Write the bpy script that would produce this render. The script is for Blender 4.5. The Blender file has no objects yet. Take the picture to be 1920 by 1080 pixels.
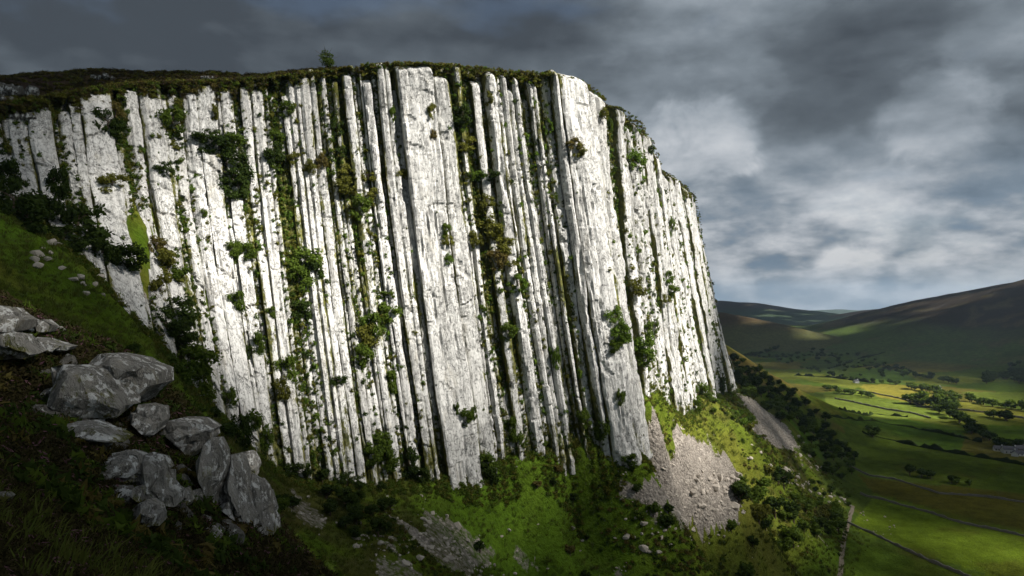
import bpy, math, random
import numpy as np
from mathutils import Vector
from mathutils.bvhtree import BVHTree

# ------------------------------------------------------------------ camera, sky, sun
sc = bpy.context.scene
R = random.Random(7)
rng = np.random.default_rng(11)
CAM = np.array([0.0, 0.0, 130.0])
PITCH = math.atan(35 / 1280)
cam_data = bpy.data.cameras.new("camera")
cam_data.lens = 24.0
cam_data.sensor_width = 36.0
cam_data.clip_start = 0.5
cam_data.clip_end = 60000
cam = bpy.data.objects.new("camera", cam_data)
cam.location = CAM
cam.rotation_euler = (math.pi / 2 + PITCH, 0, 0)
sc.collection.objects.link(cam)
sc.camera = cam

SUN_EL = math.radians(41)
SUN_H = np.array([0.90, -0.435])
SUN_H = SUN_H / np.linalg.norm(SUN_H)
SUN = np.array([SUN_H[0] * math.cos(SUN_EL), SUN_H[1] * math.cos(SUN_EL), math.sin(SUN_EL)])
sun_data = bpy.data.lights.new("sun", 'SUN')
sun_data.energy = 5.0
sun_data.angle = math.radians(0.5)
sun_data.color = (1.0, 0.955, 0.89)
sun = bpy.data.objects.new("sun", sun_data)
sun.rotation_euler = Vector(SUN).to_track_quat('Z', 'Y').to_euler()
sun.location = (400, -300, 900)
sc.collection.objects.link(sun)

sc.view_settings.view_transform = 'Standard'
sc.view_settings.look = 'None'
sc.view_settings.exposure = 1.12
sc.view_settings.gamma = 1.0
sc.view_settings.use_curve_mapping = False
sc.cycles.use_denoising = True
try:
    sc.cycles.denoiser = 'OPENIMAGEDENOISE'
    sc.cycles.denoising_input_passes = 'RGB_ALBEDO_NORMAL'
except Exception:
    pass
sc.cycles.max_bounces = 6
sc.cycles.diffuse_bounces = 3
sc.cycles.glossy_bounces = 1
sc.cycles.transparent_max_bounces = 8
sc.cycles.volume_bounces = 0
sc.cycles.caustics_reflective = False
sc.cycles.caustics_refractive = False


class NT:
    """Small helper to write node trees."""
    def __init__(self, tree):
        self.t = tree
        self.n = tree.nodes
        self.l = tree.links

    def node(self, kind, **kw):
        nd = self.n.new(kind)
        ins = kw.pop('ins', {})
        for k, v in kw.items():
            setattr(nd, k, v)
        for k, v in ins.items():
            self.put(nd.inputs[k], v)
        return nd

    def put(self, sock, v):
        if isinstance(v, bpy.types.NodeSocket):
            self.l.new(v, sock)
        elif isinstance(v, bpy.types.Node):
            self.l.new(v.outputs[0], sock)
        else:
            if sock.type == 'RGBA' and len(v) == 3:
                v = (*v, 1)
            sock.default_value = v

    def math(self, op, a, b=0.0, c=None, clamp=False):
        nd = self.node('ShaderNodeMath', operation=op, use_clamp=clamp)
        self.put(nd.inputs[0], a)
        self.put(nd.inputs[1], b)
        if c is not None:
            self.put(nd.inputs[2], c)
        return nd.outputs[0]

    def vmath(self, op, a, b=None, scale=None):
        nd = self.node('ShaderNodeVectorMath', operation=op)
        self.put(nd.inputs[0], a)
        if b is not None:
            self.put(nd.inputs[1], b)
        if scale is not None:
            self.put(nd.inputs['Scale'], scale)
        return nd.outputs['Value'] if op in ('DOT_PRODUCT', 'LENGTH') else nd.outputs[0]

    def noise(self, vec, scale, detail=4, rough=0.55, dist=0.0, col=False):
        nd = self.node('ShaderNodeTexNoise', ins={'Vector': vec, 'Scale': scale, 'Detail': detail, 'Roughness': rough, 'Distortion': dist})
        return nd.outputs['Color' if col else 'Fac']

    def ramp(self, f, stops, interp='LINEAR'):
        nd = self.node('ShaderNodeValToRGB', ins={'Fac': f})
        cr = nd.color_ramp
        cr.interpolation = interp
        while len(cr.elements) < len(stops):
            cr.elements.new(0.5)
        for e, (p, c) in zip(cr.elements, stops):
            e.position = p
            e.color = (*c, 1) if isinstance(c, tuple) else (c, c, c, 1)
        return nd.outputs[0]

    def mix(self, f, a, b, blend='MIX'):
        nd = self.node('ShaderNodeMix', data_type='RGBA', blend_type=blend)
        self.put(nd.inputs[0], f)
        self.put(nd.inputs[6], a)
        self.put(nd.inputs[7], b)
        return nd.outputs[2]

    def smooth(self, x, a, b):
        nd = self.node('ShaderNodeMapRange', interpolation_type='SMOOTHSTEP', ins={'Value': x, 'From Min': a, 'From Max': b})
        return nd.outputs[0]


world = bpy.data.worlds.new("World")
sc.world = world
world.use_nodes = True
w = NT(world.node_tree)
w.n.clear()
sky = w.node('ShaderNodeTexSky', sky_type='NISHITA', sun_disc=False, sun_elevation=SUN_EL,
             sun_rotation=math.atan2(SUN_H[0], SUN_H[1]), altitude=200, air_density=1.0, dust_density=1.5)
tc = w.node('ShaderNodeTexCoord')
dirv = w.vmath('NORMALIZE', tc.outputs['Generated'])
sep = w.node('ShaderNodeSeparateXYZ', ins={0: dirv})
# the cloud field lives on the direction itself, flattened so that banks lie level
cv = w.vmath('MULTIPLY', dirv, (1.0, 1.0, 2.1))


def lobe(px, py, width):
    """Smooth weight around a compass direction and elevation."""
    d = Vector(((px - 960) / 1280, 1.0, (575 - py) / 1280)).normalized()
    dt = w.vmath('DOT_PRODUCT', dirv, tuple(d))
    return w.smooth(dt, math.cos(width), 1.0)


def cloud_noise(off):
    p = w.vmath('ADD', dirv, off)
    hi = w.noise(w.vmath('ADD', w.vmath('MULTIPLY', p, (1, 1, 1.5)), (4.3, 1.7, 0.2)), 2.3, 9, 0.50, 0.0)
    lo = w.noise(w.vmath('ADD', w.vmath('MULTIPLY', p, (1, 1, 2.5)), (1.3, 8.2, 3.1)), 6.8, 10, 0.58, 0.0)
    return hi, lo


low = w.math('SUBTRACT', 1.0, w.smooth(sep.outputs[2], 0.07, 0.24))
hi0, lo0 = cloud_noise((0, 0, 0))
hi1, lo1 = cloud_noise((0.012, 0.0, 0.022))
mixf = w.math('ADD', 0.25, w.math('MULTIPLY', low, 0.6))


def lerp(a, b, f):
    return w.math('ADD', w.math('MULTIPLY', a, w.math('SUBTRACT', 1.0, f)), w.math('MULTIPLY', b, f))


n0, n1 = lerp(hi0, lo0, mixf), lerp(hi1, lo1, mixf)
val = w.math('ADD', 0.5, w.math('MULTIPLY', w.math('SUBTRACT', n0, 0.5), w.math('ADD', 0.95, w.math('MULTIPLY', low, 0.35))))
val = w.math('ADD', val, w.math('MULTIPLY', w.math('SUBTRACT', n0, n1), 0.75))
val = w.math('ADD', val, w.math('MULTIPLY', low, 0.135))
for (px_, py_, wd_, amt) in [(60, 40, .55, -.20), (700, 60, .28, -.04), (1000, 60, .18, -.11), (1700, 60, .16, -.01), (1200, 40, .12, .03), (1450, 130, .20, -.07), (1650, 210, .16, -.05), (400, 110, .12, .06), (1300, 10, .17, .08), (1450, 0, .10, .05), (1880, 70, .16, .01),
                             (1450, 420, .20, .015), (1750, 400, .22, .03), (1650, 330, .12, .05)]:
    val = w.math('ADD', val, w.math('MULTIPLY', lobe(px_, py_, wd_), amt))
edge = w.noise(w.vmath('ADD', w.vmath('MULTIPLY', dirv, (1, 1, 1.3)), (9.1, 2.2, 5.5)), 9.0, 8, 0.60, 0.4)
for (px_, py_, wd_, amt) in [(1310, 285, .12, .20), (1590, 508, .055, .18), (1745, 528, .065, .17), (1760, 222, .090, .13), (1655, 452, .030, .12), (1385, 535, .035, .08), (1900, 60, .10, .06), (1500, 340, .09, .06), (1330, 470, .07, .07), (1640, 380, .09, .07)]:
    pf = w.smooth(w.math('ADD', lobe(px_, py_, wd_), w.math('MULTIPLY', w.math('SUBTRACT', edge, 0.5), 2.2)), 0.25, 1.0)
    pf = w.math('MULTIPLY', pf, w.smooth(lobe(px_, py_, wd_ * 1.5), 0.0, 0.4))
    val = w.math('ADD', val, w.math('MULTIPLY', pf, amt))
cloud = w.ramp(val, [(0.28, (0.048, 0.058, 0.070)), (0.43, (0.092, 0.110, 0.128)), (0.54, (0.160, 0.188, 0.215)),
                     (0.66, (0.265, 0.300, 0.335)), (0.80, (0.43, 0.455, 0.485)), (0.95, (0.60, 0.61, 0.62))])
gap = w.math('MULTIPLY', w.smooth(w.noise(w.vmath('ADD', cv, (1.7, 4.4, 0)), 3.1, 5, 0.55), 0.54, 0.68), 0.30)
nish = w.vmath('SCALE', sky.outputs[0], scale=0.08)
col = w.mix(gap, cloud, nish)
blue = w.math('MULTIPLY', w.math('MULTIPLY', low, 0.55), w.math('SUBTRACT', 1.0, w.smooth(val, 0.50, 0.68)))
col = w.mix(blue, col, (0.17, 0.25, 0.34))
hz = w.math('MULTIPLY', w.math('SUBTRACT', 1.0, w.smooth(sep.outputs[2], -0.01, 0.045)), 0.38)
col = w.mix(hz, col, (0.25, 0.33, 0.41))
WORLD_GAIN = 0.60
bg = w.node('ShaderNodeBackground', ins={'Color': col, 'Strength': WORLD_GAIN})
wo = w.node('ShaderNodeOutputWorld')
w.l.new(bg.outputs[0], wo.inputs[0])

# ------------------------------------------------------------------ numeric helpers
def _hash(ix, iy, iz, seed):
    h = (ix.astype(np.int64) * 374761393 + iy.astype(np.int64) * 668265263 + iz.astype(np.int64) * 2147483647 + seed * 1274126177) & 0xFFFFFFFF
    h = ((h ^ (h >> 13)) * 1274126177) & 0xFFFFFFFF
    h = ((h ^ (h >> 16)) * 2246822519) & 0xFFFFFFFF
    return (h ^ (h >> 15)).astype(np.float64) / 4294967296.0


def vn3(x, y, z, seed=0):
    x, y, z = np.broadcast_arrays(np.asarray(x, float), np.asarray(y, float), np.asarray(z, float))
    ix, iy, iz = np.floor(x), np.floor(y), np.floor(z)
    fx, fy, fz = x - ix, y - iy, z - iz
    fx, fy, fz = (f * f * (3 - 2 * f) for f in (fx, fy, fz))
    out = 0
    for a in (0, 1):
        for b in (0, 1):
            for c in (0, 1):
                out = out + _hash(ix + a, iy + b, iz + c, seed) * (fx if a else 1 - fx) * (fy if b else 1 - fy) * (fz if c else 1 - fz)
    return out * 2 - 1


def vn2(x, y, seed=0):
    x, y = np.broadcast_arrays(np.asarray(x, float), np.asarray(y, float))
    ix, iy = np.floor(x), np.floor(y)
    fx, fy = x - ix, y - iy
    fx, fy = fx * fx * (3 - 2 * fx), fy * fy * (3 - 2 * fy)
    o = np.zeros_like(ix)
    return ((_hash(ix, iy, o, seed) * (1 - fx) + _hash(ix + 1, iy, o, seed) * fx) * (1 - fy)
            + (_hash(ix, iy + 1, o, seed) * (1 - fx) + _hash(ix + 1, iy + 1, o, seed) * fx) * fy) * 2 - 1


def fbm2(x, y, octaves=4, seed=0, gain=0.5):
    s, a, t = 0, 1.0, 0
    for k in range(octaves):
        s = s + a * vn2(x * 2 ** k + 17.3 * k, y * 2 ** k - 9.1 * k, seed + k)
        t += a
        a *= gain
    return s / t


def fbm3(x, y, z, octaves=4, seed=0, gain=0.5):
    s, a, t = 0, 1.0, 0
    for k in range(octaves):
        s = s + a * vn3(x * 2 ** k + 17.3 * k, y * 2 ** k - 9.1 * k, z * 2 ** k + 3.7 * k, seed + k)
        t += a
        a *= gain
    return s / t


def sstep(x, a, b):
    t = np.clip((x - a) / (b - a), 0, 1)
    return t * t * (3 - 2 * t)


CP, SP = math.cos(PITCH), math.sin(PITCH)


def ray(px, py):
    """Viewing direction for a pixel of the 1920 x 1080 photograph, scaled to advance 1 m along +Y."""
    px, py = np.broadcast_arrays(np.asarray(px, float), np.asarray(py, float))
    a, b = (px - 960) / 1280, (540 - py) / 1280
    v = np.stack([a, CP - b * SP, SP + b * CP], -1)
    return v / v[..., 1:2]


def pt(px, py, d):  # noqa
    return CAM + ray(px, py) * np.asarray(d, float)[..., None]


# ------------------------------------------------------------------ lie of the land
KEYS = [  # running coordinate, (rim: px, py, distance), (foot: px, py, distance)
    (-420, (-420, 330, 125), (-400, 362, 118)), (-200, (-200, 272, 132), (-190, 350, 122)),
    (-80, (-80, 236, 138), (-70, 352, 125)), (0, (0, 205, 145), (35, 385, 128)), (100, (100, 184, 152), (150, 480, 128)),
    (200, (200, 166, 165), (275, 610, 130)), (300, (300, 160, 175), (395, 765, 138)), (400, (400, 156, 180), (495, 868, 146)),
    (480, (480, 152, 184), (565, 905, 150)), (582, (582, 140, 188), (680, 912, 158)), (703, (703, 124, 187), (800, 900, 170)),
    (742, (742, 122, 187), (842, 898, 172)), (850, (850, 124, 189), (945, 868, 186)), (977, (977, 138, 194), (1080, 838, 196)),
    (1030, (1030, 142, 196), (1130, 850, 198)), (1085, (1085, 155, 201), (1188, 864, 200)), (1125, (1125, 180, 214), (1212, 815, 210)),
    (1150, (1133, 200, 236), (1203, 735, 240)), (1175, (1160, 205, 242), (1222, 742, 246)), (1210, (1195, 228, 250), (1255, 765, 265)),
    (1245, (1218, 262, 268), (1290, 780, 280)), (1260, (1236, 305, 296), (1306, 776, 292)), (1275, (1233, 320, 330), (1300, 735, 330)),
    (1300, (1250, 326, 342), (1322, 740, 345)), (1335, (1278, 345, 368), (1345, 742, 375)), (1370, (1303, 368, 406), (1366, 738, 405)),
    (1390, (1313, 430, 424), (1374, 730, 425)), (1410, (1328, 515, 440), (1378, 725, 445)), (1430, (1338, 575, 462), (1382, 722, 475)),
    (1450, (1335, 560, 520), (1376, 690, 560))]
kw = [-900.0] + [k[0] for k in KEYS] + [1470, 1490, 1510]
kr = [(-420, 70, 168)] + [tuple(pt(*k[1])) for k in KEYS] + [(60, 760, 190), (-50, 1250, 200), (-200, 2600, 200)]
kb = [(-420, 55, 163)] + [tuple(pt(*k[2])) for k in KEYS] + [(205, 700, 88), (250, 1150, 60), (300, 2300, 40)]
kw, kr, kb = np.array(kw), np.array(kr), np.array(kb)
WS = np.arange(-900, 1511, 1.0)


def _smooth_curve(k):
    out = np.stack([np.interp(WS, kw, k[:, i]) for i in range(3)], -1)
    g = np.exp(-0.5 * (np.arange(-12, 13) / 5.0) ** 2)
    g /= g.sum()
    pad = np.concatenate([np.repeat(out[:1], 12, 0), out, np.repeat(out[-1:], 12, 0)])
    return np.stack([np.convolve(pad[:, i], g, 'valid') for i in range(3)], -1)


RIM, FOOT = _smooth_curve(kr), _smooth_curve(kb)
mid_line = (RIM + FOOT) / 2
tan = np.gradient(mid_line, axis=0)[:, :2]
gk = np.exp(-0.5 * (np.arange(-30, 31) / 12.0) ** 2)
gk /= gk.sum()
tan = np.stack([np.convolve(np.pad(tan[:, i], 30, 'edge'), gk, 'valid') for i in range(2)], -1)
tan /= np.linalg.norm(tan, axis=1, keepdims=True)
NRM = np.stack([tan[:, 1], -tan[:, 0]], -1)      # horizontal, out of the rock


def at_w(arr, wv):
    return np.stack([np.interp(wv, WS, arr[:, i]) for i in range(arr.shape[1])], -1)


def face(wv, v):
    """Mean surface of the cliff: wv runs along it, v from the rim (0) to the foot (1)."""
    wv, v = np.broadcast_arrays(np.asarray(wv, float), np.asarray(v, float))
    r, f = at_w(RIM, wv.ravel()), at_w(FOOT, wv.ravel())
    vv = v.ravel()
    q = 0.80 * vv + 0.20 * vv * np.abs(vv)
    p = np.empty_like(r)
    p[:, :2] = r[:, :2] + (f[:, :2] - r[:, :2]) * q[:, None]
    p[:, 2] = r[:, 2] + (f[:, 2] - r[:, 2]) * vv
    return p.reshape(wv.shape + (3,)), at_w(NRM, wv.ravel()).reshape(wv.shape + (2,))


def tps_fit(P, reg=2e-4):
    P = np.array(P, float)
    X = P[:, :2] / 100.0
    n = len(P)
    r2 = ((X[:, None] - X[None]) ** 2).sum(-1)
    K = 0.5 * r2 * np.log(r2 + 1e-12) + np.eye(n) * reg
    Q = np.concatenate([np.ones((n, 1)), X], 1)
    A = np.block([[K, Q], [Q.T, np.zeros((3, 3))]])
    sol = np.linalg.solve(A, np.concatenate([P[:, 2], np.zeros(3)]))

    def f(x, y):
        x, y = np.asarray(x, float).ravel() / 100.0, np.asarray(y, float).ravel() / 100.0
        out = sol[n] + sol[n + 1] * x + sol[n + 2] * y
        for i in range(n):
            d2 = (x - X[i, 0]) ** 2 + (y - X[i, 1]) ** 2
            out += sol[i] * 0.5 * d2 * np.log(d2 + 1e-12)
        return out
    return f


low_px = [(560, 960, 130), (560, 1000, 118), (560, 1075, 105), (960, 1070, 170), (1200, 1070, 215), (1440, 1075, 258), (1300, 1070, 228), (1500, 1050, 300), (1572, 1060, 326),
          (960, 960, 180), (800, 1000, 146), (800, 1075, 130), (700, 1000, 136), (1080, 960, 195), (1200, 960, 213), (1300, 900, 250), (1390, 900, 285), (1400, 960, 300),
          (1300, 980, 245), (1240, 830, 226), (1300, 840, 262), (1400, 820, 330), (1450, 880, 350), (1500, 920, 370), (1550, 960, 395), (1400, 745, 435),
          (1470, 820, 450), (1560, 880, 490), (1450, 750, 550), (1550, 820, 600), (1600, 862, 570), (1372, 655, 700), (1430, 690, 720),
          (1500, 722, 765), (1560, 762, 830), (1590, 962, 425), (1620, 884, 545),
          (0, 450, 115), (100, 500, 115), (200, 600, 115), (300, 700, 115), (400, 800, 118), (480, 885, 127), (0, 560, 95), (150, 640, 90),
          (290, 700, 42), (150, 662, 48), (20, 600, 55), (0, 690, 34), (0, 760, 30), (0, 1000, 14), (200, 1070, 17), (200, 850, 28), (400, 1070, 29), (320, 900, 33), (400, 830, 44),
          (440, 900, 46), (500, 990, 48), (540, 1075, 50)]
LP = [tuple(pt(*p)) for p in low_px]
LP += [tuple(p) for p in FOOT[::40] if abs(p[0]) < 400 and p[1] < 1300]
LP += [(r[0], r[1], f[2] + 2) for r, f in zip(RIM[::80], FOOT[::80]) if r[1] < 800]
LP += [tuple(pt(300, 860, 80)), tuple(pt(450, 960, 82)), tuple(pt(100, 720, 70)), (60, 60, 92), (110, 110, 60), (180, 200, 22), (120, 20, 66), (0, -4, 126.5), (-60, -30, 140),
       (-150, 20, 160), (-400, -100, 200), (80, -80, 85), (200, -50, 10), (260, 250, 0), (320, 380, 0), (400, 100, 0), (400, -300, 0), (0, -400, 110), (600, 500, 0), (500, 700, 0),
       (800, 300, 0), (700, 900, 0), (620, 1000, 0), (900, -200, 0), (-400, -600, 180), (300, -700, 0), (250, 330, 0), (215, 370, 0.5)]
L_tps = tps_fit(LP)
UP = [(p[0], p[1], p[2]) for p in RIM[300::45] if p[1] < 1300]
UP += [(f[0], f[1], r[2] - 2) for r, f in zip(RIM[300::90], FOOT[300::90]) if r[1] < 700]
UP += [tuple(pt(*p)) for p in [(-100, 150, 232), (0, 146, 232), (120, 138, 232), (180, 133, 230), (300, 137, 228), (400, 142, 224), (480, 145, 222), (100, 175, 190), (300, 148, 200), (560, 139, 212), (640, 135, 210), (520, 143, 206)]]
UP += [(-50, 260, 203), (0, 300, 198), (60, 300, 197), (-300, 300, 222), (-200, 600, 226), (0, 600, 196), (-600, 200, 235), (-900, 900, 240), (-300, 1500, 225), (80, 480, 190)]
U_tps = tps_fit(UP)

HILLS = [  # name, [(px, py, distance, half width)]
    ('right', [(2150, 470, 1900, 1050), (1990, 506, 2050, 1000), (1920, 527, 2150, 980), (1820, 546, 2350, 950), (1760, 559, 2450, 900), (1728, 570, 2520, 850), (1690, 580, 2600, 780), (1640, 600, 2700, 640), (1600, 613, 2760, 520), (1540, 631, 2850, 420)]),
    ('pasture', [(1340, 583, 2250, 700), (1390, 598, 2350, 520), (1440, 622, 2450, 320), (1475, 636, 2500, 200)]),
    ('brown', [(1900, 560, 5000, 1400), (1700, 574, 5000, 1300), (1640, 581, 5000, 1100), (1573, 597, 5000, 800), (1520, 620, 5000, 400)]),
    ('blue', [(1150, 560, 6200, 1900), (1338, 563, 6200, 1800), (1413, 568, 6200, 1700), (1493, 580, 6200, 1500), (1563, 593, 6200, 1100), (1620, 612, 6300, 600)]),
    ('farthest', [(1350, 590, 10500, 1500), (1500, 583, 10500, 1700), (1570, 580, 10500, 1700), (1613, 582, 10500, 1700), (1720, 575, 10500, 1700), (1950, 560, 10500, 2000)])]


def seg_dist(x, y, P, Q):
    d = Q - P
    t = np.clip(((x - P[0]) * d[0] + (y - P[1]) * d[1]) / (d @ d), 0, 1)
    return np.hypot(x - P[0] - t * d[0], y - P[1] - t * d[1]), t


def far_height(x, y):
    base = 1.5 * fbm2(x / 160, y / 160, 3, 5) + 0.001 * np.clip(np.hypot(x, y) - 1500, 0, 3000)
    best = np.zeros_like(base)
    idx = np.full(base.shape, -1)
    for k, (nm, line) in enumerate(HILLS):
        pts = [pt(a, b, d) for a, b, d, _ in line]
        hk = np.zeros_like(base)
        for i in range(len(pts) - 1):
            A2, B2 = pts[i][:2], pts[i + 1][:2]
            sv = B2 - A2
            sl = np.linalg.norm(sv)
            tr = ((x - A2[0]) * sv[0] + (y - A2[1]) * sv[1]) / sl ** 2
            t = np.clip(tr, 0, 1)
            perp = np.abs((x - A2[0]) * sv[1] - (y - A2[1]) * sv[0]) / sl
            D = np.hypot(perp, 2.2 * np.abs(tr - t) * sl)
            zc = pts[i][2] + t * (pts[i + 1][2] - pts[i][2])
            wd = line[i][3] + t * (line[i + 1][3] - line[i][3])
            s = np.clip(D / wd, 0, 1)
            hk = np.maximum(hk, zc * (0.62 * (1 - s) ** 1.15 + 0.38 * (1 - sstep(s, 0, 1))))
        amp = 0.07 if k < 2 else 0.05
        hk = hk * (1 + amp * fbm2(x / 260, y / 260, 5, 20 + k) * np.minimum(1, hk / 30) * np.clip(np.abs(1 - hk / 240) + .25, 0, 1))
        m = hk > best
        idx[m & (hk > 5)] = k
        best = np.maximum(best, hk)
    return base + best, idx


SETB = 5.5
sel = np.concatenate([np.arange(0, 480, 60), np.arange(480, len(WS) - 60, 12), np.arange(len(WS) - 60, len(WS), 20), [len(WS) - 1]])
RIMB = RIM[sel, :2] - NRM[sel] * SETB
FOOTB = FOOT[sel, :2] - NRM[sel] * SETB
POLY_UP = np.concatenate([RIMB, [(-6000, 4000), (-6000, 0)]])
POLY_STRIP = np.concatenate([RIMB, FOOTB[::-1]])


def in_poly(x, y, P):
    ins = np.zeros(x.shape, bool)
    n = len(P)
    for i in range(n):
        x1, y1 = P[i]
        x2, y2 = P[(i + 1) % n]
        if y1 == y2:
            continue
        c = ((y1 > y) != (y2 > y)) & (x < (x2 - x1) * (y - y1) / (y2 - y1) + x1)
        ins ^= c
    return ins


def line_dist(x, y, P):
    out = np.full(x.shape, 1e9)
    for i in range(len(P) - 1):
        out = np.minimum(out, seg_dist(x, y, P[i], P[i + 1])[0])
    return out


def height(x, y, detail=True):
    x, y = np.asarray(x, float).ravel(), np.asarray(y, float).ravel()
    r = np.hypot(x, y)
    L = L_tps(x, y)
    L = np.where(x > 150, np.maximum(L, -1), L)
    F, hid = far_height(x, y)
    wgt = sstep(np.maximum(r, 0) + 0.4 * np.clip(x, 0, None), 850, 1250)
    # on the plain beside the slope the far function takes over where the slope has run out
    L = L * (1 - wgt) + F * wgt
    soft = 6.0
    base = 0.5 * (L + F * (1 - wgt) * 0 + 0)
    L = np.where(wgt < 1, np.log(np.exp(np.clip(L / soft, -20, 60)) + 1) * soft * (1 - wgt) + L * wgt - 0.0, L)
    U = U_tps(x, y)
    U = np.clip(U, 100, 260)
    up, strip = in_poly(x, y, POLY_UP), in_poly(x, y, POLY_STRIP)
    t = np.where(up, 1.0, 0.0)
    s = np.where(strip & ~up)[0]
    if len(s):
        db, dr = line_dist(x[s], y[s], FOOTB), line_dist(x[s], y[s], RIMB)
        t[s] = db / (db + dr + 1e-6)
    z = L * (1 - t) + U * t
    if detail:
        nr = np.clip(r / 60, 0.12, 1.0)
        slope_zone = (1 - sstep(r, 1000, 1500)) * np.clip(L / 12, 0, 1)
        z = z + slope_zone * (1.6 * nr * fbm2(x / 22, y / 22, 4, 40) + 0.5 * fbm2(x / 5, y / 5, 3, 44) * np.clip(r / 40, 0.35, 1))
        z = z + t * (1.1 * fbm2(x / 14, y / 14, 4, 50)) * (r < 900)
        z = z + 0.12 * fbm2(x / 1.3, y / 1.3, 3, 60) * (r < 200)
        z = z + (1 - slope_zone) * (1 - t) * 0.25 * fbm2(x / 12, y / 12, 3, 70) * (r < 1500)
    height.t, height.hid, height.wgt, height.L = t, hid, wgt, L
    return z


def hit(px, py, d0=6.0, d1=11000):
    """Where the ray through a photo pixel meets the ground: used once, to lay fields and plants out on the map."""
    px, py = np.atleast_1d(np.asarray(px, float)), np.atleast_1d(np.asarray(py, float))
    rv = ray(px, py)
    ds = d0 * (d1 / d0) ** (np.arange(420) / 419)
    prev = np.full(px.shape, d0)
    done = np.zeros(px.shape, bool)
    res = np.full(px.shape, d1, float)
    X = CAM[0] + rv[:, 0:1] * ds
    Y = CAM[1] + rv[:, 1:2] * ds
    Z = CAM[2] + rv[:, 2:3] * ds
    H = height(X, Y, False).reshape(X.shape)
    below = Z < H
    for i in range(len(px)):
        k = np.argmax(below[i])
        if below[i].any():
            if k > 0:
                a, b = Z[i, k - 1] - H[i, k - 1], H[i, k] - Z[i, k]
                res[i] = ds[k - 1] + (ds[k] - ds[k - 1]) * a / (a + b)
            else:
                res[i] = ds[0]
    return CAM + rv * res[:, None]


def new_mesh(name, verts, faces, mats, smooth=False, attrs=None, mat_index=None):
    me = bpy.data.meshes.new(name)
    verts = np.asarray(verts, np.float32)
    if isinstance(faces, np.ndarray):
        nf, k = faces.shape
        me.vertices.add(len(verts))
        me.vertices.foreach_set('co', verts.ravel())
        me.loops.add(nf * k)
        me.loops.foreach_set('vertex_index', faces.astype(np.int32).ravel())
        me.polygons.add(nf)
        me.polygons.foreach_set('loop_start', np.arange(0, nf * k, k, dtype=np.int32))
        me.polygons.foreach_set('loop_total', np.full(nf, k, np.int32))
        me.update(calc_edges=True)
    else:
        me.from_pydata(verts.tolist(), [], faces)
    for m in (mats if isinstance(mats, (list, tuple)) else [mats]):
        me.materials.append(m)
    if mat_index is not None:
        me.polygons.foreach_set('material_index', np.asarray(mat_index, np.int32))
    me.polygons.foreach_set('use_smooth', np.full(len(me.polygons), bool(smooth)))
    for k, v in (attrs or {}).items():
        v = np.asarray(v, np.float32)
        if v.ndim == 1:
            a = me.attributes.new(k, 'FLOAT', 'POINT')
            a.data.foreach_set('value', v)
        else:
            if v.shape[1] == 3:
                v = np.concatenate([v, np.ones((len(v), 1), np.float32)], 1)
            a = me.attributes.new(k, 'FLOAT_COLOR', 'POINT')
            a.data.foreach_set('color', v.ravel())
    me.update()
    return me


def link(name, data, parent=None, label=None, cat=None, group=None, kind=None, loc=None):
    o = bpy.data.objects.new(name, data)
    sc.collection.objects.link(o)
    if parent is not None:
        o.parent = parent
    if loc is not None:
        o.location = loc
    for k, v in (('label', label), ('category', cat), ('group', group), ('kind', kind)):
        if v:
            o[k] = v
    return o


def grid_faces(nr, nc, wrap=False):
    i = np.arange(nr - 1)[:, None] * nc
    j = np.arange(nc - 1)[None]
    a = i + j
    return np.stack([a, a + 1, a + 1 + nc, a + nc], -1).reshape(-1, 4)

# ------------------------------------------------------------------ materials
def material(name):
    m = bpy.data.materials.new(name)
    m.use_nodes = True
    t = NT(m.node_tree)
    t.n.clear()
    out = t.node('ShaderNodeOutputMaterial')
    return m, t, out


def bump(t, h, strength, dist, normal=None):
    nd = t.node('ShaderNodeBump', ins={'Height': h, 'Strength': strength, 'Distance': dist})
    if normal is not None:
        t.put(nd.inputs['Normal'], normal)
    return nd.outputs[0]


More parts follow.
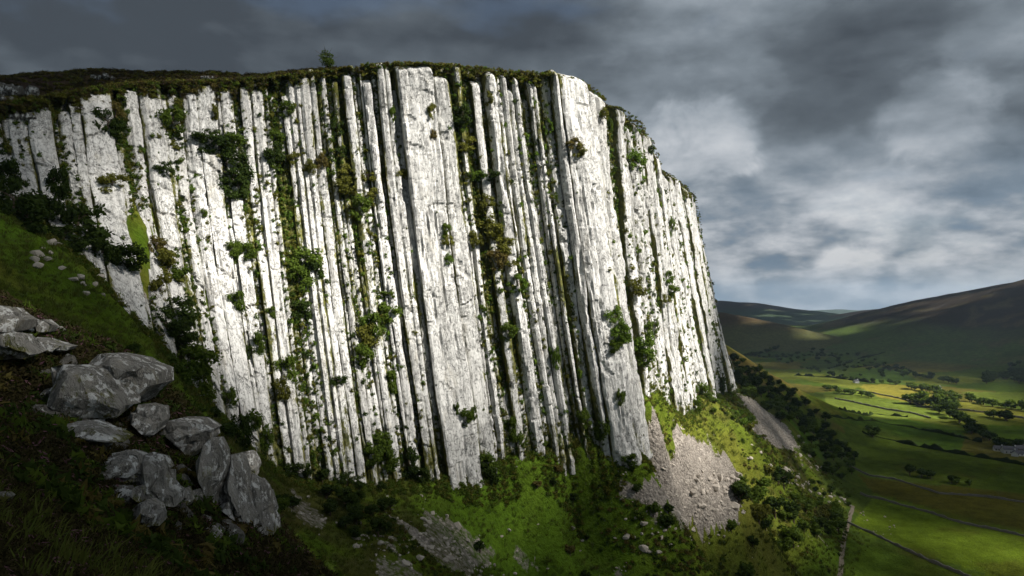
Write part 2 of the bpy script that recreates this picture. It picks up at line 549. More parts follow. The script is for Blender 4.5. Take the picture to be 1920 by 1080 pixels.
def ground_material():
    m, t, out = material('ground_cover')
    P = t.node('ShaderNodeTexCoord').outputs['Object']
    tint = t.node('ShaderNodeAttribute', attribute_name='tint').outputs['Color']
    scr = t.node('ShaderNodeAttribute', attribute_name='scree').outputs['Fac']
    cd = t.vmath('LENGTH', t.vmath('SUBTRACT', P, tuple(CAM)))
    n1 = t.noise(P, 0.9, 6, 0.65)
    n2 = t.noise(P, 0.12, 6, 0.6)
    n3 = t.noise(P, 0.012, 6, 0.6)
    v = t.math('ADD', t.math('MULTIPLY', t.math('SUBTRACT', n1, 0.5), 1.5), t.math('MULTIPLY', t.math('SUBTRACT', n2, 0.5), 1.5))
    v = t.math('ADD', v, t.math('MULTIPLY', t.math('SUBTRACT', n3, 0.5), 0.9))
    v = t.math('MAXIMUM', t.math('ADD', v, 1.0), 0.15)
    base = t.vmath('SCALE', tint, scale=v)
    # broken stone on the screes: small light and dark chips with gaps
    vor = t.node('ShaderNodeTexVoronoi', ins={'Vector': P, 'Scale': 0.95, 'Randomness': 1.0})
    vo2 = t.node('ShaderNodeTexVoronoi', ins={'Vector': P, 'Scale': 2.6, 'Randomness': 1.0})
    chip = t.math('ADD', t.math('MULTIPLY', t.node('ShaderNodeSeparateColor', ins={0: vor.outputs['Color']}).outputs[0], 0.5),
                  t.math('MULTIPLY', t.node('ShaderNodeSeparateColor', ins={0: vo2.outputs['Color']}).outputs[1], 0.5))
    stone = t.mix(chip, (0.18, 0.155, 0.130), (0.48, 0.43, 0.37))
    stone = t.mix(t.smooth(t.noise(P, 0.25, 5, 0.6), 0.35, 0.65), t.vmath('SCALE', stone, scale=0.72), stone)
    base = t.mix(t.smooth(t.math('ADD', scr, t.math('MULTIPLY', t.math('SUBTRACT', n1, 0.5), 0.7)), 0.4, 0.6), base, stone)
    h = t.math('ADD', t.math('MULTIPLY', n1, 0.8), t.math('MULTIPLY', t.noise(P, 4.0, 3, 0.6), 0.15))
    h = t.math('ADD', h, t.math('MULTIPLY', t.math('MULTIPLY', vor.outputs['Distance'], -0.6), scr))
    nor = bump(t, h, 1.0, 1.3)
    b = t.node('ShaderNodeBsdfDiffuse', ins={'Color': base, 'Roughness': 0.6, 'Normal': nor})
    t.l.new(b.outputs[0], out.inputs[0])
    return m


def limestone_material(name, light, dark, moss_gain, streak=1.0, scale=1.0, own_axes=True):
    m, t, out = material(name)
    P = t.node('ShaderNodeTexCoord').outputs['Object']
    P = t.vmath('SCALE', P, scale=scale)
    if own_axes:
        F = t.node('ShaderNodeAttribute', attribute_name='face_pos').outputs['Vector']
    else:
        F = P
    moss = t.node('ShaderNodeAttribute', attribute_name='moss').outputs['Fac']
    tone = t.node('ShaderNodeAttribute', attribute_name='tone').outputs['Fac']
    # stretched coordinates: weathering runs down the leaning pillars
    S = t.vmath('MULTIPLY', F, (1, 1, 0.10))
    S2 = t.vmath('MULTIPLY', F, (1, 1, 0.28))
    st = t.noise(S, 0.9, 7, 0.68, 0.6)
    st2 = t.noise(S2, 2.2, 6, 0.7, 0.9)
    blot = t.noise(P, 0.22, 7, 0.62)
    speck = t.noise(P, 1.15, 6, 0.78)
    c = t.mix(t.smooth(st, 0.30, 0.50), dark, light)
    c = t.mix(t.math('MULTIPLY', t.math('SUBTRACT', 1.0, t.smooth(blot, 0.36, 0.56)), 0.6), c, tuple(x * 0.72 for x in light))
    c = t.mix(t.math('MULTIPLY', t.math('SUBTRACT', 1.0, t.smooth(speck, 0.39, 0.46)), 0.70), c, (0.12, 0.12, 0.11))
    wash = t.noise(t.vmath('MULTIPLY', F, (1, 1, 0.035)), 0.55, 5, 0.6, 0.4)
    c = t.mix(t.math('MULTIPLY', t.smooth(wash, 0.50, 0.68), 0.52), c, (0.34, 0.335, 0.315))
    # cracks: ridges of stretched noise, mostly upright, a few slanting
    cr = t.math('ABSOLUTE', t.math('SUBTRACT', t.noise(S2, 0.75, 5, 0.62, 1.2), 0.5))
    crm = t.math('MULTIPLY', t.math('SUBTRACT', 1.0, t.smooth(cr, 0.0, 0.022)), t.smooth(t.noise(P, 0.13, 3, 0.5), 0.38, 0.52))
    cr2 = t.math('ABSOLUTE', t.math('SUBTRACT', t.noise(t.vmath('ADD', P, (31, 7, 3)), 0.32, 5, 0.6, 0.5), 0.5))
    crm2 = t.math('MULTIPLY', t.math('SUBTRACT', 1.0, t.smooth(cr2, 0.0, 0.014)), t.smooth(t.noise(P, 0.09, 3, 0.5), 0.46, 0.56))
    crk = t.math('MAXIMUM', crm, crm2)
    c = t.mix(t.math('MULTIPLY', crk, 0.85 * streak), c, (0.055, 0.055, 0.05))
    # warm and ochre stain
    c = t.mix(t.math('MULTIPLY', t.smooth(t.noise(S2, 0.45, 5, 0.6), 0.55, 0.75), 0.30), c, (0.42, 0.36, 0.24))
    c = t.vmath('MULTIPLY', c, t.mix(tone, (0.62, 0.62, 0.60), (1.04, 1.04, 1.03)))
    # moss and short turf in the seams
    mg = t.math('ADD', moss, t.math('ADD', t.math('MULTIPLY', t.math('SUBTRACT', st2, 0.5), 1.1), t.math('MULTIPLY', t.math('SUBTRACT', t.noise(S2, 0.5, 4, 0.6), 0.5), 0.9)))
    mcol = t.mix(t.smooth(t.noise(P, 0.5, 5, 0.7), 0.38, 0.62), (0.055, 0.065, 0.012), (0.165, 0.160, 0.026))
    c = t.mix(t.math('MULTIPLY', t.smooth(mg, 0.46, 0.62), moss_gain), c, mcol)
    h = t.math('ADD', t.math('MULTIPLY', st, 0.9), t.math('ADD', t.math('MULTIPLY', st2, 0.35), t.math('MULTIPLY', speck, 0.14)))
    h = t.math('ADD', h, t.math('MULTIPLY', crk, -0.5))
    nor = bump(t, h, 0.75, 0.9)
    b = t.node('ShaderNodeBsdfDiffuse', ins={'Color': c, 'Roughness': 0.5, 'Normal': nor})
    t.l.new(b.outputs[0], out.inputs[0])
    return m


M_GROUND = ground_material()
M_LIME = limestone_material('white_limestone', (0.74, 0.73, 0.705), (0.50, 0.495, 0.47), 0.95)
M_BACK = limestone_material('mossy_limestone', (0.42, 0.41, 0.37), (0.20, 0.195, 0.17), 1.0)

# ------------------------------------------------------------------ the ground, one sheet split by landform
GREEN = np.array([0.085, 0.120, 0.012])
LUSH = np.array([0.078, 0.140, 0.012])
OLIVE = np.array([0.135, 0.138, 0.022])
BROWN = np.array([0.060, 0.042, 0.022])
HEATH = np.array([0.045, 0.031, 0.022])
GOLD = np.array([0.185, 0.135, 0.040])
STRAW = np.array([0.20, 0.19, 0.065])


def plan(poly):
    a = np.array(poly, float)
    return hit(a[:, 0], a[:, 1])[:, :2]


SCREES = [  # outlines of the screes
    [(1228, 800), (1262, 806), (1300, 826), (1345, 858), (1398, 895), (1402, 925), (1385, 955), (1350, 975), (1300, 985), (1262, 975), (1225, 955), (1180, 930), (1140, 885), (1160, 880), (1215, 905), (1245, 925), (1222, 880), (1205, 830), (1210, 805)],
    [(1372, 732), (1400, 745), (1440, 770), (1475, 800), (1495, 835), (1470, 850), (1440, 825), (1395, 795), (1425, 795), (1395, 760)],
    [(800, 960), (850, 975), (915, 1000), (930, 1030), (905, 1060), (850, 1075), (800, 1040), (780, 1000)],
    [(700, 1045), (760, 1060), (800, 1080), (780, 1100), (700, 1095)],
    [(538, 905), (560, 925), (610, 965), (605, 1000), (570, 985), (535, 950)],
    [(968, 1020), (1010, 1040), (1030, 1075), (990, 1078), (955, 1050)]]
SCREE_P = [plan(s) for s in SCREES]
FIELDS = [  # outline, sward colour
    ([(1590, 985), (1640, 925), (1960, 1010), (1960, 1080), (1860, 1080)], (0.080, 0.125, 0.016)),
    ([(1440, 1010), (1570, 990), (1585, 1000), (1575, 1080), (1440, 1080)], (0.060, 0.105, 0.016)),
    ([(1590, 1000), (1850, 1080), (1585, 1080)], (0.058, 0.100, 0.016)),
    ([(1640, 925), (1605, 885), (1960, 930), (1960, 1005)], (0.075, 0.075, 0.018)),
    ([(1605, 880), (1590, 790), (1700, 820), (1960, 880), (1960, 930)], (0.055, 0.085, 0.016)),
    ([(1570, 782), (1560, 765), (1700, 785), (1810, 815), (1800, 850), (1660, 810)], (0.048, 0.090, 0.018)),
    ([(1545, 740), (1580, 742), (1700, 772), (1745, 785), (1700, 785), (1560, 765)], (0.100, 0.140, 0.036)),
    ([(1560, 745), (1620, 730), (1700, 755), (1800, 785), (1745, 785), (1640, 762)], (0.100, 0.145, 0.034)),
    ([(1600, 720), (1720, 722), (1760, 745), (1740, 760), (1650, 745)], (0.17, 0.165, 0.040)),
    ([(1480, 700), (1580, 705), (1620, 722), (1600, 730), (1520, 715)], (0.10, 0.125, 0.030)),
    ([(1780, 750), (1960, 775), (1960, 800), (1830, 775), (1780, 765)], (0.12, 0.130, 0.032)),
    ([(1790, 795), (1960, 800), (1960, 875), (1880, 830)], (0.045, 0.080, 0.014)),
    ([(1590, 700), (1650, 688), (1700, 700), (1720, 715), (1600, 715)], (0.050, 0.090, 0.024)),
    ([(1800, 735), (1960, 735), (1960, 765), (1850, 755)], (0.085, 0.120, 0.030)),
    ([(1400, 650), (1500, 640), (1540, 660), (1470, 680)], (0.045, 0.080, 0.028)),
    ([(1500, 680), (1600, 680), (1580, 700), (1520, 700)], (0.048, 0.075, 0.026))]
FIELD_P = [(plan(p), np.array(c)) for p, c in FIELDS]
FIELD_OTHER = [np.array(c) for c in [(0.055, 0.085, 0.020), (0.075, 0.095, 0.024), (0.048, 0.080, 0.018), (0.085, 0.085, 0.028)]]


def ground_cover(x, y, z, nz):
    """Colour of the sward and share of loose stone at points of the ground."""
    n = len(x)
    r = np.hypot(x, y)
    t, hid, wgt = height.t, height.hid, height.wgt
    a = fbm2(x / 16, y / 16, 4, 80)
    b = fbm2(x / 55, y / 55, 3, 84)
    c = fbm2(x / 5, y / 5, 3, 88)
    m = lambda A, B, f: A * (1 - f[:, None]) + B * f[:, None]
    col = np.tile(GREEN, (n, 1))
    col = m(col, LUSH, sstep(b + 0.4 * a, 0.0, 0.5))
    col = m(col, OLIVE, sstep(a + 0.5 * c, 0.05, 0.5) * 0.8)
    col = m(col, BROWN, sstep(fbm2(x / 24, y / 24, 4, 91) + 0.5 * c, 0.20, 0.46) * 0.6)
    # heather and bracken on the near spur
    near = 1 - sstep(r + 10 * a, 48, 75)
    col = m(col, HEATH, near * sstep(a + 0.6 * c + 0.30, 0.0, 0.4))
    # dry grass along the far crest of the slope
    gold = sstep(y, 560, 640) * (1 - sstep(r, 1050, 1300)) * sstep(z, 12, 40) * (1 - t) * sstep(0.7 * a + b + 0.6 - np.abs(z - 72) / 60, 0.0, 0.5) * .8
    col = m(col, GOLD, gold)
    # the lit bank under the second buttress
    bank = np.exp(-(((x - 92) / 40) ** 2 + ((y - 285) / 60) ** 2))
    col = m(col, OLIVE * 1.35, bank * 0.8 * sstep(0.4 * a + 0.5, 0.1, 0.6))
    # fresh turf on the knoll under the middle of the cliff
    knoll = np.exp(-(((x - 8) / 34) ** 2 + ((y - 182) / 26) ** 2))
    col = m(col, LUSH * 1.15, np.clip(knoll * 1.3, 0, 1) * sstep(c + 1.0, 0.0, .8) * .85)
    # moor above the rim
    moor = m(m(np.tile(HEATH * 1.2, (n, 1)), BROWN * 1.3, sstep(a, -0.2, 0.3)), OLIVE * 0.62, sstep(b + 0.7 * c + 0.5 * a, 0.02, 0.4))
    col = m(col, moor, sstep(t, 0.75, 0.98))
    # fields of the valley
    flat = (1 - sstep(z, 14, 24)) * (1 - sstep(t, 0.0, 0.05)) * (x > 80)
    fi = np.zeros((n, 3))
    cell = (np.floor((x + 0.5 * y) / 210) * 7 + np.floor((y - 0.4 * x) / 170) * 3).astype(int) % 4
    for k in range(4):
        fi[cell == k] = FIELD_OTHER[k]
    for P, cc in FIELD_P:
        fi[in_poly(x, y, P)] = cc
    fi = fi * np.array([1.25, 1.15, .75]) * (1 + 0.20 * fbm2(x / 40, y / 40, 4, 95) + 0.14 * fbm2(x / 6, y / 6, 3, 97))[:, None]
    rough = sstep(fbm2(x / 30, y / 30, 4, 99), 0.18, 0.45) * (1 - sstep(r, 600, 900))
    fi = m(fi, OLIVE * 0.6, rough * 0.6)
    col = m(col, fi, flat)
    # hills
    hb = fbm2(x / 220, y / 220, 5, 101)
    hc = fbm2(x / 45, y / 45, 4, 103)
    hill = wgt > 0.5
    h0 = hill & (hid == 0)
    up = sstep(z + 28 * hb + 14 * hc, 45, 105)
    c0 = m(np.tile(np.array([0.062, 0.092, 0.020]), (n, 1)), np.array([0.034, 0.026, 0.018]), up)
    c0 = m(c0, np.array([0.095, 0.080, 0.035]), sstep(hc + 0.6 * hb, 0.22, 0.5) * 0.55)
    lo = sstep(z, 5, 12)
    col = np.where(h0[:, None], m(col, c0, lo), col)
    h1 = hill & (hid == 1)
    c1 = m(np.tile(np.array([0.085, 0.090, 0.032]), (n, 1)), np.array([0.075, 0.055, 0.030]), sstep(z + 20 * hb, 40, 90))
    col = np.where(h1[:, None], m(col, c1, lo), col)
    h2 = hill & (hid == 2)
    c2 = m(np.tile(np.array([0.060, 0.085, 0.040]), (n, 1)), np.array([0.13, 0.085, 0.045]), sstep(z + 30 * hb, 35, 70))
    col = np.where(h2[:, None], m(col, c2, lo), col)
    h3 = hill & (hid >= 3)
    c3 = m(np.tile(np.array([0.045, 0.065, 0.035]), (n, 1)), np.array([0.060, 0.050, 0.038]), sstep(z + 50 * hb, 70, 120))
    col = np.where(h3[:, None], m(col, c3, lo), col)
    scr = np.zeros(n)
    s = np.where((r < 700) & (t < 0.3))[0]
    xs, ys = x[s] + 3.0 * fbm2(x[s] / 7, y[s] / 7, 3, 110), y[s] + 3.0 * fbm2(x[s] / 7, y[s] / 7, 3, 120)
    for P in SCREE_P:
        main = 1.0 if P is SCREE_P[0] or P is SCREE_P[1] else .5
        scr[s] = np.maximum(scr[s], in_poly(xs, ys, P) * main)
    # scattered stony ground on the slope
    st = sstep(fbm2(x / 9, y / 9, 4, 130), 0.34, 0.5) * (r > 90) * (r < 520) * (t < 0.2) * (z > 12) * 0.58
    scr = np.maximum(scr, st)
    # bare rock showing through the moor
    return np.clip(col, 0.004, 1), scr


NC = 800
ang = np.concatenate([np.arange(-180, -42, 4.0), np.linspace(-42, 40, NC), np.arange(44, 181, 4.0)])
rad = np.concatenate([[0.8, 2, 4, 6], 8 * (13500 / 8) ** (np.arange(660) / 659)])
A_, R_ = np.meshgrid(np.radians(ang), rad)
GX, GY = (R_ * np.sin(A_)).ravel(), (R_ * np.cos(A_)).ravel()
GZ = height(GX, GY)
gt, ghid, gw = height.t.copy(), height.hid.copy(), height.wgt.copy()
gcol, gscr = ground_cover(GX, GY, GZ, None)
gf = grid_faces(len(rad), len(ang))
fc = gf[:, 0]
regions = np.zeros(len(gf), int)                                   # 0 hillside
regions[(GZ[fc] < 9) & (GX[fc] > 60) & (gt[fc] < .05)] = 1         # valley floor
regions[gt[fc] > 0.97] = 2                                         # moor on top
for k in range(5):
    regions[(gw[fc] > 0.5) & (ghid[fc] == k) & (GZ[fc] > 7) & (gt[fc] < 0.9)] = 3 + k
V = np.stack([GX, GY, GZ], -1)
REG = ['hillside', 'valley_floor', 'moorland', 'hill', 'hill', 'hill', 'hill', 'hill']
REGL = ['steep grassy hillside with screes below the white cliff', 'flat valley floor of green walled fields', 'heather moor along the top of the cliff',
        'long dark hill across the valley with moor on top', 'low hill with pale pasture behind the foot of the cliff', 'russet brown hill far up the valley',
        'long blue hill at the head of the valley', 'faint blue ridge on the far horizon']
for k in range(8):
    f = gf[regions == k]
    if not len(f):
        continue
    used = np.unique(f)
    remap = np.zeros(len(V), np.int64)
    remap[used] = np.arange(len(used))
    me = new_mesh(REG[k], V[used], remap[f], M_GROUND, smooth=True, attrs={'tint': gcol[used], 'scree': gscr[used]})
    link(REG[k], me, label=REGL[k], kind='structure')

# ------------------------------------------------------------------ the cliff: upright limestone pillars over a mossy core
PIL = [(0, 43, .5), (45, 90, .8), (92, 105, -1.5), (106, 126, .5), (127, 144, 1.0), (145, 200, 1.6), (203, 222, -2.5), (223, 256, .5), (258, 297, 1.5), (300, 310, -.5), (311, 334, .3),
       (336, 362, .8), (364, 398, 1.2), (400, 409, -1), (410, 432, .5), (434, 446, -2), (448, 464, .8), (466, 489, .8), (491, 499, -.5), (500, 512, -3), (513, 524, -3), (525, 534, 0),
       (535, 547, .8), (549, 559, .3), (560, 575, .8), (577, 591, 1.2), (593, 600, -1.5), (601, 610, .5), (612, 620, -2), (621, 630, -1), (631, 640, -2), (641, 656, 1), (658, 665, -.5),
       (666, 671, -2.5), (672, 677, .5), (678, 694, 1.2), (695, 703, -3), (704, 717, 1.3), (718, 728, 1.0), (729, 741, -3), (742, 801, 2.2), (803, 806, -.5), (807, 835, 1.5), (837, 845, -.3),
       (846, 857, .5), (858, 866, -2.5), (867, 876, -2.5), (878, 890, 1), (891, 904, -3), (905, 925, 1.2), (927, 935, -.5), (936, 946, .8), (948, 957, .3), (959, 969, .6), (971, 976, -1.5),
       (977, 986, -3.5), (987, 994, -1), (995, 1001, .3), (1002, 1011, -4.0), (1012, 1030, -1.2), (1031, 1045, 2.0), (1046, 1091, 2.8), (1092, 1108, 1.8), (1109, 1126, 1.5), (1128, 1150, -6), (1151, 1165, -5)]


def fill(a, b, lo, hi, p0=0.0, ps=1.0):
    while a < b:
        wd = R.uniform(lo, hi)
        e = min(a + wd, b)
        if b - e < lo * 0.6:
            e = b
        PIL.append((a, e, p0 + R.choice([-1.6, -.8, 0, .5, .9, 1.3]) * ps))
        a = e + 1


fill(-330, -2, 24, 46)
fill(1166, 1246, 5, 13)
fill(1247, 1262, 5, 9)
fill(1263, 1290, 6, 9, -1.5, .6)
fill(1291, 1396, 5, 12)
fill(1397, 1444, 6, 12)
PIL.sort()
# break the wide ones into the ribs that share a wall with their neighbours
WALLS = []
for a, b, p in PIL:
    WALLS.append((a, b, p))


def wander(wv, v):
    """Sideways drift of a joint between pillars, in units along the cliff."""
    return 2.6 * vn2(wv * 0.045, v * 2.3, 200) + 1.2 * vn2(wv * 0.11, v * 6.5, 201) + 0.40 * vn2(wv * 0.4, v * 22, 202) + .16 * vn2(wv * .9, v * 60, 203)


def scale_w(wv):
    p, _ = face(np.array([wv - 2.0, wv + 2.0]), np.array([0.5, 0.5]))
    return np.linalg.norm(p[1] - p[0]) / 4.0


ARC = np.concatenate([[0], np.cumsum(np.linalg.norm(np.diff(mid_line[:, :2], axis=0), axis=1))])
cliff = link('cliff', None, label='tall white limestone cliff of upright pillars with shrubs in its seams', kind='structure')
# core behind the pillars
cw = np.arange(-420, 1446, 1.5)
cvv = np.linspace(-0.01, 1.06, 150)
CW, CV = np.meshgrid(cw, cvv)
P, N = face(CW, CV)
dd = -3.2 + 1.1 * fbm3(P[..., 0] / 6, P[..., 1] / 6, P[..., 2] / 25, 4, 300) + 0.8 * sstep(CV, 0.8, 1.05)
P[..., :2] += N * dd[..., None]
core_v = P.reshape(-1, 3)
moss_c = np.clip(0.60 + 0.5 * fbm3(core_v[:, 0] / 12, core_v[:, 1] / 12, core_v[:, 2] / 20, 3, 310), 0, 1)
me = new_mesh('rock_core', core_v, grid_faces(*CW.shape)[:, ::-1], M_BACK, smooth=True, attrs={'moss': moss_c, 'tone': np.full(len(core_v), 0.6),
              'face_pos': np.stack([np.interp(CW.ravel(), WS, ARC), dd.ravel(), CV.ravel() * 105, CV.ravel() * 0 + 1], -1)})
link('rock_core', me, cliff)

ALLV, ALLF, off = [core_v], [grid_faces(*CW.shape)], len(core_v)
PILLARS = []
for j, (a, b, prot) in enumerate(WALLS):
    wc = (a + b) / 2
    mpu = scale_w(wc)
    wid = (b - a) * mpu
    hgt = RIM[int(wc) + 900][2] - FOOT[int(wc) + 900][2]
    if hgt < 6:
        continue
    dist = np.hypot(*mid_line[int(wc) + 900][:2])
    step = max(0.38, dist / 420)
    nv = int(np.clip(hgt * 1.06 / (step * 1.25), 20, 240))
    nf = int(np.clip(wid / step, 3, 26)) + 1
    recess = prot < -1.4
    jr = random.Random(j * 13 + 5)
    top = jr.choice([0, 0, -0.9, 0.8, 1.5]) if not recess else jr.uniform(1, 5)
    if a < 480 and not recess:
        top = jr.uniform(-1.5, 2.0)
    if a > 560 and not recess:
        top -= 1.4
        if wid < 2.2:
            top += jr.choice([0, 0, 0, 2.0, 4.5])
    top += 2.6 * max(0, vn2(wc / 21.0, 3.3, 260)) * (0.5 if wid > 8 else 1.5)
    v0 = top / hgt
    vs = np.linspace(v0, 1.07, nv)
    s = np.concatenate([[0, 0, 0], np.linspace(0, 1, nf), [1, 1, 1]])
    depth = np.concatenate([[-7.0, -3.2, -1.0], np.zeros(nf), [-1.0, -3.2, -7.0]])
    VV, SS = np.meshgrid(vs, s, indexing='ij')
    hz_m = VV * hgt
    # pillar edges; a few pillars pinch out or broaden down the face
    gapm = (-0.10 + 0.30 * vn2(VV * hgt / 11, j * 7.7, 210) + 0.08 * vn2(VV * hgt / 2.2, j * 3.1, 211)).clip(-0.06, 1) / mpu
    pinch = 1 + 0.35 * vn2(VV * hgt / 30 + j * 4.2, j * 1.3, 212)
    la = a + wander(a, VV) * (0.8 if b - a > 6 else 0.5) + gapm * pinch
    lb = b + 0.7 + wander(b + 1, VV) * (0.8 if b - a > 6 else 0.5) - gapm * pinch
    lb = np.maximum(lb, la + 0.8)
    WW = la + (lb - la) * SS
    # broken blocks: every stretch between two cross joints sits a little in or out
    cuts = [v0 * hgt]
    while cuts[-1] < hgt * 1.1:
        cuts.append(cuts[-1] + (jr.uniform(5, 22) if a > 470 else jr.uniform(3.5, 13)))
    cuts = np.array(cuts)
    offs = np.array([jr.uniform(-.34, .34) * (1 if a > 480 else 1.7) for _ in cuts])
    if prot > 1.9:
        offs *= .5
    tilt = np.array([jr.uniform(-.5, .5) for _ in cuts])
    hq = hz_m + 1.0 * (SS - 0.5) * min(wid, 5) * vn2(hz_m / 12, j * 1.7, 213) + 0.35 * vn2(SS * 3, hz_m / 2, 214)
    bi = np.clip(np.searchsorted(cuts, hq.ravel()) - 1, 0, len(cuts) - 1).reshape(hq.shape)
    blk = offs[bi] + tilt[bi] * (SS - 0.5) * min(wid / 4, 1)
    near_cut = np.min(np.abs(hq.ravel()[:, None] - cuts[None, 1:]), axis=1).reshape(hq.shape)
    strong = np.array([jr.choice([0, .3, .6, 1.1] if a > 480 else [0, .5, 1.2, 1.5]) for _ in cuts])
    joint = np.exp(-(near_cut / 0.22) ** 2) * 0.45 * (0.3 if prot > 1.9 else 1) * strong[bi]
    Pm, Nm = face(WW, VV)
    al = WW * mpu
    x, y, z = Pm[..., 0], Pm[..., 1], Pm[..., 2]
    d = prot * (.45 if prot < 0 else .75) + 0.7 * vn2(VV * hgt / 26, j * 9.1, 215) + blk
    d = d + 0.38 * fbm3(al / 2.4, hz_m / 14, j * 0.0 + 5, 4, 220, 0.55) * min(1, wid / 3) - joint
    ridged = np.abs(fbm3(al / 1.5, hz_m / 22 + 30, 2.0, 3, 226))
    d = d - 0.75 * np.clip(0.16 - ridged, 0, 1) / 0.16 * (wid > 2.4) * sstep(fbm2(al / 7, hz_m / 30, 2, 229), -0.25, 0.25)
    d = d + 0.16 * fbm3(x / 1.5, y / 1.5, z / 1.9, 3, 230)
    # sharp little steps: the rock breaks along bedding and upright joints
    st_ = fbm3(al / 1.2, hz_m / 9, j * 3.1, 3, 262)
    d = d + 0.34 * (np.round(st_ * 3.2) / 3.2)
    st_ = fbm3(al / 3.0, hz_m / 3.2, 9.0, 3, 264)
    d = d + 0.30 * (np.round(st_ * 2.6) / 2.6) * (1 if prot < 1.9 else .5)
    scar = .6 * sstep(fbm3(al / 5, hz_m / 4, 4.0, 3, 266), .34, .40)
    d = d - .8 * scar
    # angular plan: a facet turned either way beside the front
    k1, k2 = jr.uniform(.08, .5), jr.uniform(.12, .55)
    k1, k2 = (k1, k2) if wid < 4 else (k1 * 3 / wid, k2 * 3 / wid)
    c1, c2 = jr.choice([0, .05, .15, .5]) * min(wid, 3), jr.choice([0, .05, .12, .4]) * min(wid, 3)
    k1 = np.clip(k1 + .12 * vn2(VV * hgt / 12, j * 3.3, 216), .05, .9)
    k2 = np.clip(k2 + .12 * vn2(VV * hgt / 12, j * 5.3, 217), .05, .9)
    d = d - c1 * np.clip(1 - SS / k1, 0, 1) - c2 * np.clip(1 - (1 - SS) / k2, 0, 1)
    ed = np.minimum(SS, 1 - SS) * wid
    d = d - 0.28 * np.clip(1 - ed / 0.3, 0, 1)
    hd = np.clip(1 - (hz_m - v0 * hgt) / 2.6, 0, 1)
    d = d - 2.0 * hd ** 2 - 0.8 * hd
    # feet of the pillars break up
    d = d - 1.2 * sstep(VV, 0.9, 1.02) * (0.5 + fbm2(al / 3, hz_m / 5, 3, 233))
    dep = depth[None, :] + d * (depth[None, :] > -2) + np.where(depth[None, :] < -2, np.maximum(d - 1.5, -2), 0)
    out = Pm.copy()
    out[..., :2] += Nm * dep[..., None]
    cap = out[0].copy()
    pc, nc_ = face(WW[0], VV[0])
    cap[:, :2] = pc[:, :2] - nc_ * 6.5
    cap[:, 2] += 0.8
    out = np.concatenate([cap[None], out])
    nr, ncol = out.shape[:2]
    verts = out.reshape(-1, 3)
    fcs = grid_faces(nr, ncol)[:, ::-1]
    # moss: seams, recesses, ledges and the well known green gullies
    vv = np.concatenate([VV[:1], VV]); ss = np.concatenate([SS[:1], SS]); ww = np.concatenate([WW[:1], WW])
    side = np.concatenate([np.tile(depth, (nr, 1))]) < -0.5
    mo = 0.17 + 0.30 * side + 0.30 * np.clip(1 - np.minimum(ss, 1 - ss) * wid / 0.7, 0, 1) + (0.14 if recess else 0)
    mo = mo + 0.34 * fbm2(ww / 22, vv * 7, 3, 240) + 0.25 * np.clip(1 - vv * hgt / 4, 0, 1) + 0.20 * sstep(vv, 0.88, 1.0)
    for (gw0, gv0, gw1, gv1, gs) in [(505, .1, 520, .45, 10), (855, .1, 890, .75, 14), (840, .0, 840, .4, 6), (625, 0.05, 640, .4, 14), (440, .2, 455, .8, 6), (300, .35, 300, .7, 12), (648, .55, 655, .8, 12),
                                     (1095, .3, 1100, .6, 6), (215, 0, 215, .3, 10), (1000, .5, 1030, .9, 10), (560, .5, 570, .9, 10), (1355, .3, 1380, 1.0, 8)]:
        tt = np.clip((vv - gv0) / max(gv1 - gv0, 1e-3), 0, 1)
        mo = mo + 0.34 * np.exp(-((ww - gw0 - (gw1 - gw0) * tt) / gs) ** 2) * np.exp(-(np.maximum(0, np.maximum(gv0 - vv, vv - gv1)) / 0.05) ** 2)
    if prot > 1.9:
        mo = mo - 0.12
    fp = np.stack([np.interp(ww, WS, ARC), np.concatenate([dep[:1], dep]), vv * 105, vv * 0 + 1], -1).reshape(-1, 4)
    me = new_mesh('rock_pillar', verts, fcs, M_LIME, smooth=False,
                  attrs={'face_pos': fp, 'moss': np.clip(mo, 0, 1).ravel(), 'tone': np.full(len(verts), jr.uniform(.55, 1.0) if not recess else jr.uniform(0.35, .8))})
    o = link('rock_pillar', me, cliff)
    PILLARS.append(o)
    ALLV.append(verts)
    ALLF.append(grid_faces(nr, ncol) + off)
    off += len(verts)
CLIFF_BVH = BVHTree.FromPolygons(np.concatenate(ALLV).tolist(), np.concatenate(ALLF).tolist(), epsilon=0.0)
GROUND_BVH = None
print('pillars', len(PILLARS), 'verts', off)

# ------------------------------------------------------------------ plants: building blocks
def leaf_material(name, c1, c2, trans=0.35):
    m, t, out = material(name)
    P = t.node('ShaderNodeTexCoord').outputs['Object']
    oi = t.node('ShaderNodeObjectInfo').outputs['Random']
    g = t.node('ShaderNodeNewGeometry')
    rnd = g.outputs['Random Per Island']
    f = t.math('ADD', t.math('MULTIPLY', rnd, 0.55), t.math('MULTIPLY', oi, 0.45))
    c = t.mix(f, c1, c2)
    d = t.node('ShaderNodeBsdfDiffuse', ins={'Color': c})
    tr = t.node('ShaderNodeBsdfTranslucent', ins={'Color': t.vmath('MULTIPLY', c, (1.1, 1.15, 0.7))})
    mx = t.node('ShaderNodeMixShader', ins={0: trans, 1: d, 2: tr})
    t.l.new(mx.outputs[0], out.inputs[0])
    return m


